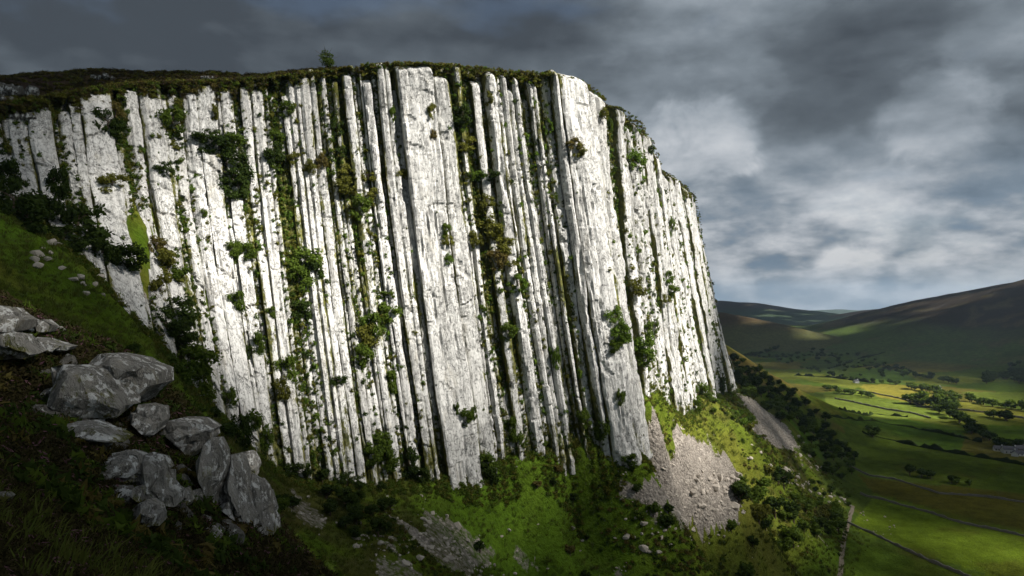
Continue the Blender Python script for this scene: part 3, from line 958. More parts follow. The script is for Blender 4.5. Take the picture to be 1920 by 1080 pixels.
M_LEAF_DARK = leaf_material('dark_leaf', (0.022, 0.038, 0.010), (0.050, 0.075, 0.016))
M_LEAF_MID = leaf_material('green_leaf', (0.055, 0.090, 0.014), (0.100, 0.140, 0.022))
M_LEAF_OLIVE = leaf_material('olive_leaf', (0.085, 0.090, 0.018), (0.150, 0.150, 0.030))
M_LEAF_BRIGHT = leaf_material('bright_leaf', (0.070, 0.120, 0.018), (0.110, 0.170, 0.026))
M_LEAF_BROWN = leaf_material('brown_leaf', (0.095, 0.070, 0.024), (0.13, 0.115, 0.034))
M_GRASS = leaf_material('grass_blade', (0.050, 0.085, 0.015), (0.115, 0.120, 0.030), 0.25)
M_HEATH = leaf_material('heather_sprig', (0.030, 0.024, 0.012), (0.055, 0.050, 0.020), 0.15)
M_BLOOM = leaf_material('heather_bloom', (0.11, 0.055, 0.070), (0.17, 0.09, 0.10), 0.2)


def simple_material(name, col, var=0.3, scale=1.0, rough=0.9):
    m, t, out = material(name)
    P = t.node('ShaderNodeTexCoord').outputs['Object']
    n = t.noise(P, scale, 5, 0.65)
    c = t.vmath('SCALE', tuple(col), scale=t.math('ADD', 1 - var, t.math('MULTIPLY', n, 2 * var)))
    b = t.node('ShaderNodeBsdfDiffuse', ins={'Color': c, 'Roughness': 0.5, 'Normal': bump(t, n, 0.5, 0.1 / max(scale, .1))})
    t.l.new(b.outputs[0], out.inputs[0])
    return m


M_BARK = simple_material('bark', (0.11, 0.085, 0.060), 0.4, 3)


def leaves_at(cent, nrm, size, rs, stretch=1.6):
    """Small four cornered leaves, folded slightly, at given places."""
    n = len(cent)
    a = rs.normal(size=(n, 3))
    nrm = nrm / (np.linalg.norm(nrm, axis=1, keepdims=True) + 1e-9)
    nn = nrm + 0.7 * rs.normal(size=(n, 3))
    nn /= np.linalg.norm(nn, axis=1, keepdims=True)
    u = np.cross(nn, a)
    u /= np.linalg.norm(u, axis=1, keepdims=True) + 1e-9
    v = np.cross(nn, u)
    sz = (size * rs.uniform(.6, 1.35, n))[:, None]
    P = np.stack([cent - u * sz * stretch * .5, cent - v * sz * .42 + u * sz * .1, cent + u * sz * stretch * .55, cent + v * sz * .42 - u * sz * .05], 1)
    P += nn[:, None] * 0
    f = np.arange(n * 4).reshape(n, 4)
    return P.reshape(-1, 3), f


def ico(sub=1):
    import bmesh
    bm = bmesh.new()
    bmesh.ops.create_icosphere(bm, subdivisions=sub, radius=1.0)
    v = np.array([x.co[:] for x in bm.verts])
    f = np.array([[q.index for q in p.verts] for p in bm.faces])
    bm.free()
    return v, f


ICO1, ICO2 = ico(1), ico(2)


def foliage_mesh(name, seed, mat, n_leaf, size, n_clump=9, squash=0.8, flat=0.0, core=0.62, spread=0.62):
    """A crown of unit half width: leaf clumps of different sizes around a few boughs, with gaps between them."""
    rs = np.random.default_rng(seed)
    C = rs.normal(size=(n_clump, 3))
    C /= np.linalg.norm(C, axis=1, keepdims=True)
    C *= spread * rs.uniform(.45, 1.05, (n_clump, 1))
    C[:, 2] *= squash
    C[:, 1] *= 1 - flat
    Rr = rs.uniform(.16, .46, n_clump) * (1.0 if n_clump < 15 else .8)
    share = Rr ** 2 / (Rr ** 2).sum()
    V, F, off = [], [], 0
    for c, r, s in zip(C, Rr, share):
        k = int(n_leaf * s)
        d = rs.normal(size=(k, 3))
        d /= np.linalg.norm(d, axis=1, keepdims=True)
        rad = r * rs.uniform(.62, 1.10, (k, 1)) * (1 + .22 * np.sin(d[:, :1] * 7 + c[0] * 9) * np.sin(d[:, 2:3] * 6 + c[1] * 5))
        v, f = leaves_at(c + d * rad * np.array([1, 1, .85]), d + np.array([0, 0, .35]), size, rs)
        V.append(v); F.append(f + off); off += len(v)
    v = np.concatenate(V); f = np.concatenate(F)
    # solid blobs added to stop the light in the middle of each clump
    cv, cf = ICO1
    tri = []
    cvs = []
    for c, r in zip(C, Rr):
        b = cv * r * core * (1 + .25 * rs.uniform(-1, 1, (len(cv), 1))) + c
        tri.append(cf + off); cvs.append(b); off += len(b)
    allv = np.concatenate([v] + cvs)
    lo = allv[:, 2].min()
    tq = np.concatenate(tri)
    faces = [tuple(q) for q in f] + [tuple(q) for q in tq]
    me = bpy.data.meshes.new(name)
    me.from_pydata(allv.tolist(), [], faces)
    me.materials.append(mat)
    me.update()
    return me


def tube(path, radii, sides=6):
    path = np.array(path, float)
    V, F = [], []
    for i, p in enumerate(path):
        d = path[min(i + 1, len(path) - 1)] - path[max(i - 1, 0)]
        d /= np.linalg.norm(d) + 1e-9
        a = np.cross(d, (0.3, 1, 0.1)); a /= np.linalg.norm(a)
        b = np.cross(d, a)
        for k in range(sides):
            t = 2 * math.pi * k / sides
            V.append(p + radii[i] * (a * math.cos(t) + b * math.sin(t)))
    for i in range(len(path) - 1):
        for k in range(sides):
            F.append((i * sides + k, i * sides + (k + 1) % sides, (i + 1) * sides + (k + 1) % sides, (i + 1) * sides + k))
    return V, F


def trunk_mesh(name, seed, h=1.0, r=0.06, limbs=5, top=0.75):
    rs = random.Random(seed)
    V, F = [], []

    def add(p, q):
        v, f = tube(p, q)
        o = len(V)
        V.extend(v); F.extend([tuple(i + o for i in x) for x in f])
    bx, by = rs.uniform(-.1, .1), rs.uniform(-.1, .1)
    main = [(0, 0, -0.12 * h), (bx * .3, by * .3, .25 * h * top), (bx, by, .6 * h * top), (bx * 1.8, by * 1.4, h * top)]
    add(main, [r * 1.4, r, r * .7, r * .3])
    for k in range(limbs):
        t = rs.uniform(.3, .85)
        a = 6.283 * (k + rs.random() * .6) / limbs
        L = rs.uniform(.25, .5) * h
        s = (bx * t, by * t, t * h * top)
        add([s, (s[0] + math.cos(a) * L * .5, s[1] + math.sin(a) * L * .5, s[2] + L * .35), (s[0] + math.cos(a) * L, s[1] + math.sin(a) * L, s[2] + L * .6)], [r * .5, r * .35, r * .12])
    me = bpy.data.meshes.new(name)
    me.from_pydata([tuple(v) for v in V], [], F)
    me.materials.append(M_BARK)
    return me


def copy_thing(root, loc, rz, scale, label, group):
    r = root.copy()
    sc.collection.objects.link(r)
    r.location, r.rotation_euler, r.scale = loc, (0, 0, rz), scale
    r['label'] = label
    if group:
        r['group'] = group
    elif 'group' in r:
        del r['group']
    for ch in root.children:
        c = ch.copy()
        sc.collection.objects.link(c)
        c.parent = r
    return r


class Plants:
    """Keeps the first plant of every kind, then hands out copies."""
    def __init__(self):
        self.src = {}

    def put(self, key, make, loc, rz, scale, label, group, name, cat):
        if key not in self.src:
            root = bpy.data.objects.new(name, None)
            sc.collection.objects.link(root)
            root['category'] = cat
            for nm, me in make():
                link(nm, me, root)
            root.location, root.rotation_euler, root.scale = loc, (0, 0, rz), scale
            root['label'] = label
            if group:
                root['group'] = group
            self.src[key] = root
            return root
        return copy_thing(self.src[key], loc, rz, scale, label, group)


PL = Plants()
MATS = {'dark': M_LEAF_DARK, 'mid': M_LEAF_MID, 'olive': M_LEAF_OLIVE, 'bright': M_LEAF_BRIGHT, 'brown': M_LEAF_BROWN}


def shrub(tone, var, loc, rz, scale, label, group=None):
    def make():
        sd = 100 + var * 7 + len(tone)
        return [('foliage', foliage_mesh('shrub_foliage', sd, MATS[tone], 1300, 0.10, 17 + var % 4, 1.0, 0.15, 0.45, 0.78)),
                ('stem', trunk_mesh('shrub_stem', sd, 0.9, 0.035, 6, 0.3))]
    return PL.put(('shrub', tone, var), make, loc, rz, scale, label, group, 'cliff_shrub', 'shrub')


def ground_z(x, y):
    return float(GEO(x, y))


def GEO(x, y):
    """Height of the built ground sheet under a point."""
    h = GROUND_BVH.ray_cast(Vector((x, y, 900)), Vector((0, 0, -1)))
    return h[0][2] if h[0] is not None else height([x], [y])[0]


GROUND_BVH = BVHTree.FromPolygons(V.tolist(), gf.tolist())


def first_hit(px, py, trees=(0, 1)):
    rv = ray(px, py)
    d = Vector(rv).normalized()
    best = None
    for b in ([CLIFF_BVH, GROUND_BVH][i] for i in trees):
        h = b.ray_cast(Vector(CAM), d)
        if h[0] is not None and (best is None or h[3] < best[3]):
            best = h
    return best


# ------------------------------------------------------------------ shrubs rooted in the seams of the face
SHRUBS = [(8, 332, 40, 60, 'dark'), (28, 385, 70, 80, 'dark'), (60, 415, 70, 60, 'dark'), (100, 345, 34, 60, 'dark'), (104, 390, 55, 70, 'dark'), (145, 420, 80, 80, 'dark'), (118, 445, 60, 50, 'dark'), (190, 470, 60, 50, 'dark'), (222, 482, 70, 50, 'dark'),
          (208, 345, 44, 30, 'olive'), (200, 235, 44, 50, 'dark'), (215, 215, 30, 44, 'brown'), (322, 228, 50, 46, 'mid'), (336, 205, 26, 30, 'olive'), (306, 317, 30, 22, 'dark'), (388, 258, 40, 26, 'dark'),
          (410, 275, 60, 44, 'dark'), (432, 268, 40, 40, 'mid'), (425, 305, 56, 46, 'dark'), (436, 335, 54, 50, 'dark'), (448, 352, 40, 40, 'dark'),
          (401, 212, 16, 26, 'olive'), (513, 262, 28, 40, 'mid'), (514, 292, 30, 44, 'dark'), (539, 206, 28, 26, 'mid'), (551, 298, 20, 22, 'olive'), (581, 312, 22, 26, 'olive'), (603, 300, 20, 30, 'brown'), (382, 401, 16, 16, 'mid'),
          (432, 465, 26, 26, 'mid'), (444, 470, 20, 40, 'mid'), (463, 468, 34, 30, 'mid'), (447, 562, 32, 34, 'mid'), (510, 584, 18, 20, 'mid'), (572, 486, 58, 50, 'mid'), (590, 505, 44, 40, 'dark'), (560, 520, 44, 50, 'mid'), (568, 580, 40, 44, 'dark'),
          (292, 462, 34, 36, 'brown'), (315, 500, 60, 50, 'olive'), (335, 515, 40, 30, 'mid'), (300, 540, 30, 40, 'olive'), (325, 588, 66, 56, 'dark'), (340, 618, 56, 50, 'dark'), (312, 612, 44, 40, 'dark'),
          (358, 676, 70, 60, 'mid'), (375, 712, 66, 60, 'mid'), (340, 700, 60, 56, 'mid'), (427, 748, 30, 36, 'mid'), (484, 640, 22, 44, 'mid'), (470, 660, 16, 30, 'dark'), (541, 690, 40, 50, 'mid'), (528, 730, 30, 50, 'olive'),
          (634, 713, 26, 22, 'dark'), (633, 291, 32, 32, 'dark'), (645, 352, 42, 36, 'olive'), (630, 245, 22, 40, 'dark'), (652, 322, 30, 30, 'olive'), (690, 332, 30, 28, 'olive'), (678, 386, 36, 38, 'mid'), (702, 364, 24, 26, 'olive'), (728, 392, 24, 30, 'bright'),
          (753, 326, 24, 20, 'olive'), (735, 212, 12, 24, 'mid'), (722, 590, 46, 50, 'mid'), (700, 606, 40, 44, 'mid'), (684, 632, 46, 50, 'olive'), (676, 668, 40, 50, 'mid'), (727, 553, 24, 18, 'mid'), (733, 712, 30, 40, 'mid'), (746, 690, 18, 18, 'mid'),
          (834, 430, 18, 26, 'mid'), (838, 450, 18, 26, 'olive'), (841, 486, 14, 22, 'bright'), (809, 208, 14, 26, 'olive'), (812, 252, 10, 20, 'brown'), (868, 215, 34, 34, 'dark'), (862, 240, 24, 30, 'mid'), (884, 270, 40, 24, 'olive'), (865, 278, 26, 20, 'olive'),
          (915, 327, 36, 20, 'dark'), (895, 331, 26, 20, 'bright'), (882, 330, 16, 18, 'mid'), (912, 378, 24, 30, 'olive'), (905, 402, 40, 30, 'olive'), (916, 432, 50, 36, 'olive'), (934, 456, 50, 34, 'olive'), (950, 480, 44, 34, 'olive'), (930, 486, 34, 34, 'brown'), (892, 448, 22, 30, 'olive'),
          (970, 533, 36, 34, 'bright'), (954, 621, 36, 30, 'mid'), (938, 545, 12, 12, 'mid'), (1026, 240, 18, 30, 'bright'), (1074, 268, 30, 24, 'brown'), (1081, 282, 26, 22, 'olive'), (915, 185, 18, 24, 'olive'),
          (1150, 598, 36, 40, 'bright'), (1158, 625, 40, 46, 'bright'), (1150, 650, 26, 24, 'mid'), (1188, 297, 36, 36, 'bright'), (1188, 540, 36, 40, 'olive'), (1210, 618, 32, 30, 'mid'), (1205, 645, 40, 36, 'bright'), (1208, 668, 34, 34, 'mid'), (1225, 612, 16, 26, 'mid'),
          (1250, 517, 18, 24, 'mid'), (1255, 545, 24, 24, 'mid'), (1244, 560, 18, 20, 'olive'), (1129, 212, 16, 24, 'olive'), (1141, 235, 14, 40, 'mid'), (1219, 280, 12, 20, 'dark'), (1257, 423, 14, 30, 'mid'), (1285, 366, 14, 16, 'olive'), (1225, 310, 10, 20, 'olive'),
          (712, 830, 46, 50, 'mid'), (700, 850, 40, 40, 'mid'), (722, 856, 40, 44, 'mid'), (766, 868, 40, 50, 'dark'), (778, 890, 40, 40, 'dark'), (905, 866, 50, 44, 'mid'), (915, 888, 44, 34, 'dark'), (874, 782, 30, 30, 'mid'), (854, 766, 14, 22, 'mid'), (887, 772, 14, 22, 'mid'),
          (960, 800, 26, 44, 'mid'), (966, 826, 34, 34, 'mid'), (1126, 800, 28, 44, 'mid'), (1090, 782, 26, 30, 'mid'), (1160, 745, 18, 30, 'mid'), (1040, 672, 14, 44, 'bright'), (1032, 655, 10, 22, 'bright'), (1075, 830, 20, 20, 'olive'), (455, 800, 40, 60, 'dark'), (440, 822, 40, 40, 'dark'), (478, 790, 30, 40, 'mid'), (500, 820, 24, 40, 'mid'),
          (560, 880, 40, 30, 'dark'), (612, 892, 36, 26, 'dark'), (650, 905, 40, 30, 'dark'), (1180, 862, 30, 26, 'mid'), (1300, 760, 26, 30, 'mid'), (1315, 735, 30, 40, 'mid'), (1350, 720, 20, 40, 'dark'), (1275, 650, 12, 22, 'olive')]
ZONES = [(0, 'by the stepped grassy end of the face'), (190, 'among the broad blocky pillars'), (365, 'in the seams before the thin fluted pillars'), (500, 'on the thin fluted pillars'), (668, 'beside the broad smooth pillar'),
         (800, 'in the green seams past the broad smooth pillar'), (1000, 'on the great pale buttress'), (1165, 'on the second buttress'), (1238, 'on the most distant buttress')]
TW = {'dark': 'dark green', 'mid': 'mid green', 'olive': 'olive yellow', 'bright': 'bright green', 'brown': 'brownish'}
ORD = ['highest', 'second', 'third', 'fourth', 'fifth', 'sixth', 'seventh', 'eighth', 'ninth', 'tenth', 'eleventh', 'twelfth', 'thirteenth', 'fourteenth', 'fifteenth', 'sixteenth', 'seventeenth', 'eighteenth']
lab = {}
for i, (px, py, w_, h_, tone) in enumerate(SHRUBS):
    zx = px - (py - 150) * 0.13
    zn = [k for k, (z0, _) in enumerate(ZONES) if zx >= z0 or k == 0][-1]
    lab.setdefault((zn, tone), []).append((py, px, i))
LABELS = {}
for (zn, tone), it in lab.items():
    it.sort()
    for k, (_, _, i) in enumerate(it):
        pre = ('only ' if len(it) == 1 else ('highest ' if k == 0 else ('lowest ' if k == len(it) - 1 else ORD[k] + ' highest ')))
        LABELS[i] = '%s%s shrub %s' % (pre, TW[tone], ZONES[zn][1])
for i, (px, py, w_, h_, tone) in enumerate(SHRUBS):
    h = first_hit(px, py + h_ * 0.15)
    if h is None:
        continue
    dist = (h[0] - Vector(CAM)).length
    sw, sh = w_ * dist / 1280 / 2 * 1.4, h_ * dist / 1280 / 2 * 1.4
    out = Vector((-h[0][0] * .35 + SUN_H[0] * .5, -h[0][1] * .35 / 1 + SUN_H[1] * .5, 0))
    n = at_w(NRM, np.array([float(np.interp(px, [0, 1300], [0, 1370]))]))[0]
    pos = h[0] + Vector((n[0], n[1], 0)) * min(sw, 2.2) * 0.30
    pos.z += 0.15 * sh
    shrub(tone, R.randrange(4), pos, R.uniform(-.5, .5) + (3.14 if R.random() < .5 else 0), (sw, sw * 0.75, sh), LABELS[i], 'shrubs rooted in the seams of the cliff')

# ------------------------------------------------------------------ trees and bushes of the slopes and the valley
def bushy_tree(tone, var, loc, rz, scale, label, group, name='slope_tree', cat='tree'):
    def make():
        sd = 300 + var * 11 + len(tone) * 3 + len(name)
        f = foliage_mesh('tree_crown', sd, MATS[tone], 520, 0.16, 11, 0.8, 0.0, 0.75, 0.62)
        for v in f.vertices:
            v.co.z = v.co.z * 0.85 + 0.95
        return [('crown', f), ('trunk', trunk_mesh('tree_trunk', sd, 1.5, 0.07, 5, 0.5))]
    return PL.put((name, tone, var), make, loc, rz, scale, label, group, name, cat)


def in_plan(poly, n, seed, mind=4.0):
    P = plan(poly)
    rs = random.Random(seed)
    (x0, y0), (x1, y1) = P.min(0), P.max(0)
    got = []
    tries = 0
    while len(got) < n and tries < n * 60:
        tries += 1
        x, y = rs.uniform(x0, x1), rs.uniform(y0, y1)
        if not in_poly(np.array([x]), np.array([y]), P)[0]:
            continue
        if any((x - a) ** 2 + (y - b) ** 2 < mind * mind for a, b in got):
            continue
        got.append((x, y))
    return got


def plant_many(poly, n, seed, lo, hi, tones, label, group, mind=4.0, name='slope_tree', cat='tree'):
    rs = random.Random(seed)
    for x, y in in_plan(poly, n, seed, mind):
        s = rs.uniform(lo, hi) / 2
        bushy_tree(rs.choice(tones), rs.randrange(4), (x, y, GEO(x, y) - 0.1 * s), rs.uniform(0, 6.28), (s, s, s * rs.uniform(.8, 1.1)),
                   ('large ' if s > (lo + 2 * (hi - lo) / 3) / 2 else ('small ' if s < (lo + (hi - lo) / 3) / 2 else 'middling ')) + label, group, name, cat)


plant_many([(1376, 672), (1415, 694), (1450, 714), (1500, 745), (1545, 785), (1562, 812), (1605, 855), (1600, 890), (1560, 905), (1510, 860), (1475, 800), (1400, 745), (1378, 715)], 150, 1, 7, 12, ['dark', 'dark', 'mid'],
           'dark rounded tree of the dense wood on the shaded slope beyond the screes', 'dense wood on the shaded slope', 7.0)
plant_many([(1375, 950), (1420, 905), (1500, 940), (1570, 965), (1575, 1005), (1500, 1010), (1440, 1000), (1400, 985)], 44, 2, 7, 13, ['mid', 'mid', 'dark', 'olive'],
           'round green tree in the thicket at the foot of the sunlit scree', 'thicket below the sunlit scree', 5.5)
plant_many([(1310, 990), (1400, 990), (1470, 1010), (1440, 1080), (1330, 1080)], 8, 3, 5, 9, ['dark', 'mid'],
           'dark tree in the shaded hollow under the thicket', 'trees in the shaded hollow', 6)
plant_many([(1175, 915), (1260, 965), (1260, 1000), (1190, 975)], 9, 4, 4, 7, ['mid', 'dark'], 'dark green bush beside the narrow tongue of scree', 'bushes beside the narrow scree', 3.5, 'slope_bush', 'bush')
plant_many([(1330, 745), (1370, 765), (1440, 830), (1410, 845), (1350, 800), (1310, 770)], 16, 5, 4, 8, ['mid', 'olive', 'bright'], 'bright bush on the sunlit bank between the two screes', 'bushes on the sunlit bank', 4, 'slope_bush', 'bush')
plant_many([(1480, 885), (1550, 905), (1600, 930), (1600, 960), (1520, 930)], 12, 6, 4, 7, ['mid', 'dark'], 'green bush on the stony bank above the track', 'bushes above the track', 5, 'slope_bush', 'bush')
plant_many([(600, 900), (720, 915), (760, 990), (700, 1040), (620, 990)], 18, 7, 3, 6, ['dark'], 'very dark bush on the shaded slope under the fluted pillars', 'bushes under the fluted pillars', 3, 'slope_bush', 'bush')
plant_many([(1000, 910), (1060, 900), (1080, 950), (1020, 970)], 7, 8, 3, 6, ['dark', 'brown'], 'dark bush on the green knoll below the cliff', 'bushes on the green knoll', 3, 'slope_bush', 'bush')
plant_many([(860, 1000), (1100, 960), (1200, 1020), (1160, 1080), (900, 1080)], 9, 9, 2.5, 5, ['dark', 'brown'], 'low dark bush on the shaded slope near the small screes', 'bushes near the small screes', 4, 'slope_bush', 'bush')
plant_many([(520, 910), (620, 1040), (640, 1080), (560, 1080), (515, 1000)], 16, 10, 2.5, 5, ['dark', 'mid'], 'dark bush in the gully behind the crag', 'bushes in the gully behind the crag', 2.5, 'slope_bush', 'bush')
plant_many([(240, 640), (300, 700), (420, 800), (470, 860), (440, 860), (330, 760), (260, 690)], 16, 11, 2.5, 5, ['dark', 'mid'], 'leafy bush on the steep grass under the blocky pillars', 'bushes under the blocky pillars', 2.5, 'slope_bush', 'bush')
# valley: hedgerows follow the field edges
ROWS = [([(1548, 728), (1575, 738), (1605, 742), (1640, 746)], 13, 11, 'mid', 'pale tree of the short row at the sunlit end of the fields'),
        ([(1700, 756), (1722, 758), (1738, 762), (1762, 766), (1775, 770)], 10, 17, 'mid', 'tall round tree in the clump between the sunlit fields'),
        ([(1765, 772), (1790, 786), (1798, 792)], 6, 16, 'dark', 'dark tree at the lower end of the clump between the fields'),
        ([(1700, 728), (1745, 735), (1790, 748), (1840, 758), (1900, 768), (1960, 775)], 34, 12, 'mid', 'tree of the long hedgerow beyond the sunlit fields'),
        ([(1500, 690), (1560, 706), (1620, 716), (1690, 722)], 20, 10, 'dark', 'dark tree of the hedgerow along the valley bottom'),
        ([(1798, 795), (1830, 812), (1850, 822), (1875, 838), (1885, 845)], 13, 13, 'dark', 'dark tree in the line leading to the farmhouses'),
        ([(1900, 838), (1918, 842), (1935, 850)], 4, 11, 'dark', 'dark tree standing behind the farmhouses'),
        ([(1625, 812), (1640, 814), (1655, 816)], 4, 9, 'dark', 'low dark thicket tree on the shaded field wall'),
        ([(1710, 892), (1745, 897), (1790, 907), (1830, 914)], 8, 8, 'dark', 'dark tree of the broken row on the brown field'),
        ([(1855, 784), (1880, 786), (1895, 790)], 6, 13, 'dark', 'dark tree of the copse on the open green field'),
        ([(1610, 665), (1560, 670), (1520, 668)], 12, 10, 'dark', 'small dark tree at the far foot of the dark hill'),
        ([(1480, 668), (1440, 672), (1400, 668), (1460, 650)], 26, 12, 'dark', 'dark tree in the wood behind the end of the slope'),
        ([(1660, 692), (1700, 704), (1740, 712), (1800, 722)], 16, 11, 'dark', 'dark tree of the hedge at the foot of the dark hill')]
for k, (ln, n, size, tone, lb) in enumerate(ROWS):
    P = plan(ln)
    rs = random.Random(k + 50)
    for i in range(n):
        u = (i + rs.uniform(.1, .9)) / n * (len(P) - 1)
        a = int(u); f = u - a
        p = P[a] * (1 - f) + P[min(a + 1, len(P) - 1)] * f
        x, y = p[0] + rs.uniform(-5, 5), p[1] + rs.uniform(-9, 9)
        s = size * rs.uniform(.6, 1.3) / 2 * 1.35
        bushy_tree(tone if rs.random() < .8 else 'mid', rs.randrange(4), (x, y, GEO(x, y) - .1 * s), rs.uniform(0, 6.28), (s, s, s * rs.uniform(.75, 1)), lb, lb.split(' of ')[-1] + ' group', 'valley_tree')
P = plan([(1835, 706), (1860, 700), (1900, 685), (1960, 680), (1960, 725), (1900, 722), (1850, 722)])
rs = random.Random(5)
cnt = 0
while cnt < 60:
    x, y = rs.uniform(P[:, 0].min(), P[:, 0].max()), rs.uniform(P[:, 1].min(), P[:, 1].max())
    if in_poly(np.array([x]), np.array([y]), P)[0]:
        s = rs.uniform(6, 9)
        bushy_tree('dark', rs.randrange(4), (x, y, GEO(x, y) - .5), rs.uniform(0, 6.28), (s, s, s), 'dark tree of the wood on the lower flank of the dark hill', 'wood on the lower flank of the hill', 'valley_tree')
        cnt += 1

rs = random.Random(61)
for (x, y) in in_plan([(1430, 668), (1500, 652), (1600, 655), (1700, 690), (1760, 712), (1640, 708), (1520, 700)], 62, 61, 25):
    s = rs.uniform(4.5, 9)
    bushy_tree('dark', rs.randrange(4), (x, y, GEO(x, y) - .5), rs.uniform(0, 6.28), (s, s, s * .9), 'small dark tree dotted over the shaded pastures at the valley head', 'trees dotted over the valley head', 'valley_tree')

# two small trees against the sky on the rim
for (px, py, ph, pw, seed, lb) in [(612, 140, 50, 25, 3, 'taller of two small trees against the sky on the cliff rim'), (701, 125, 27, 15, 8, 'smaller thin tree against the sky on the cliff rim')]:
    d = 198.0
    p = pt(px, py, d)
    k = d / 1280
    z = GEO(p[0], p[1])
    root = link('rim_tree', None, label=lb, cat='tree', group='trees on the cliff rim', loc=(p[0], p[1], z - 0.3))
    H = ph * k
    cr = foliage_mesh('tree_crown', 900 + seed, M_LEAF_MID, 1100, 0.10, 14, 1.25, 0.0, 0.25, 0.66)
    for v in cr.vertices:
        tz = (v.co.z + 1.2) / 2.4
        wdt = 1.25 - 0.75 * max(0, min(1, tz))
        v.co = Vector((v.co.x * pw * k * wdt, v.co.y * pw * k * wdt, H * (0.14 + 0.84 * tz)))
    link('crown', cr, root)
    tr = trunk_mesh('tree_trunk', seed, H * 1.1, 0.13, 7, 0.75)
    link('trunk', tr, root)

# ------------------------------------------------------------------ scattered small growth and stones
def blades_mesh(name, seed, n, h, w_, mat, spread=0.35, lean=0.5, mats2=None):
    rs = random.Random(seed)
    V, F, MI = [], [], []
    for i in range(n):
        a = rs.uniform(0, 6.283)
        r = spread * math.sqrt(rs.random())
        x, y = r * math.cos(a), r * math.sin(a)
        hh = h * rs.uniform(.5, 1.1)
        b = rs.uniform(0, 6.283)
        dx, dy = math.cos(b) * w_, math.sin(b) * w_
        lx, ly = (x * 1.2 + rs.uniform(-.3, .3)) * lean, (y * 1.2 + rs.uniform(-.3, .3)) * lean
        o = len(V)
        V += [(x - dx, y - dy, -.05), (x + dx, y + dy, -.05), (x + lx * .5 + dx * .8, y + ly * .5 + dy * .8, hh * .6), (x + lx * .5 - dx * .8, y + ly * .5 - dy * .8, hh * .6), (x + lx * 1.3, y + ly * 1.3, hh)]
        F += [(o, o + 1, o + 2, o + 3), (o + 3, o + 2, o + 4)]
        MI += [0, 0]
    me = bpy.data.meshes.new(name)
    me.from_pydata(V, [], F)
    me.materials.append(mat)
    return me


def sprig_mesh(name, seed, n, size, mat, mat2=None, share=0.0, squash=.6):
    rs = np.random.default_rng(seed)
    d = rs.normal(size=(n, 3))
    d[:, 2] = np.abs(d[:, 2])
    d /= np.linalg.norm(d, axis=1, keepdims=True)
    c = d * rs.uniform(.35, 1.0, (n, 1)) * np.array([.5, .5, .5 * squash * 1.4])
    v, f = leaves_at(c, d, size, rs, 2.4)
    mi = None
    mats = [mat]
    if mat2:
        mats = [mat, mat2]
        mi = (rs.random(n) < share) & (c[:, 2] > .15)
    return new_mesh(name, v, f, mats, mat_index=mi)


def stone_mesh(name, seed, mat, n=16, flat=0.7):
    import bmesh
    rs = random.Random(seed)
    bm = bmesh.new()
    for i in range(n):
        v = Vector((rs.gauss(0, 1), rs.gauss(0, 1), rs.gauss(0, 1))).normalized() * rs.uniform(.8, 1.1)
        bm.verts.new((v.x * .62, v.y * .5, v.z * .5 * flat))
    r = bmesh.ops.convex_hull(bm, input=bm.verts)
    for v in [g for g in r['geom_interior'] if isinstance(g, bmesh.types.BMVert)]:
        bm.verts.remove(v)
    me = bpy.data.meshes.new(name)
    bm.to_mesh(me)
    bm.free()
    me.materials.append(mat)
    return me


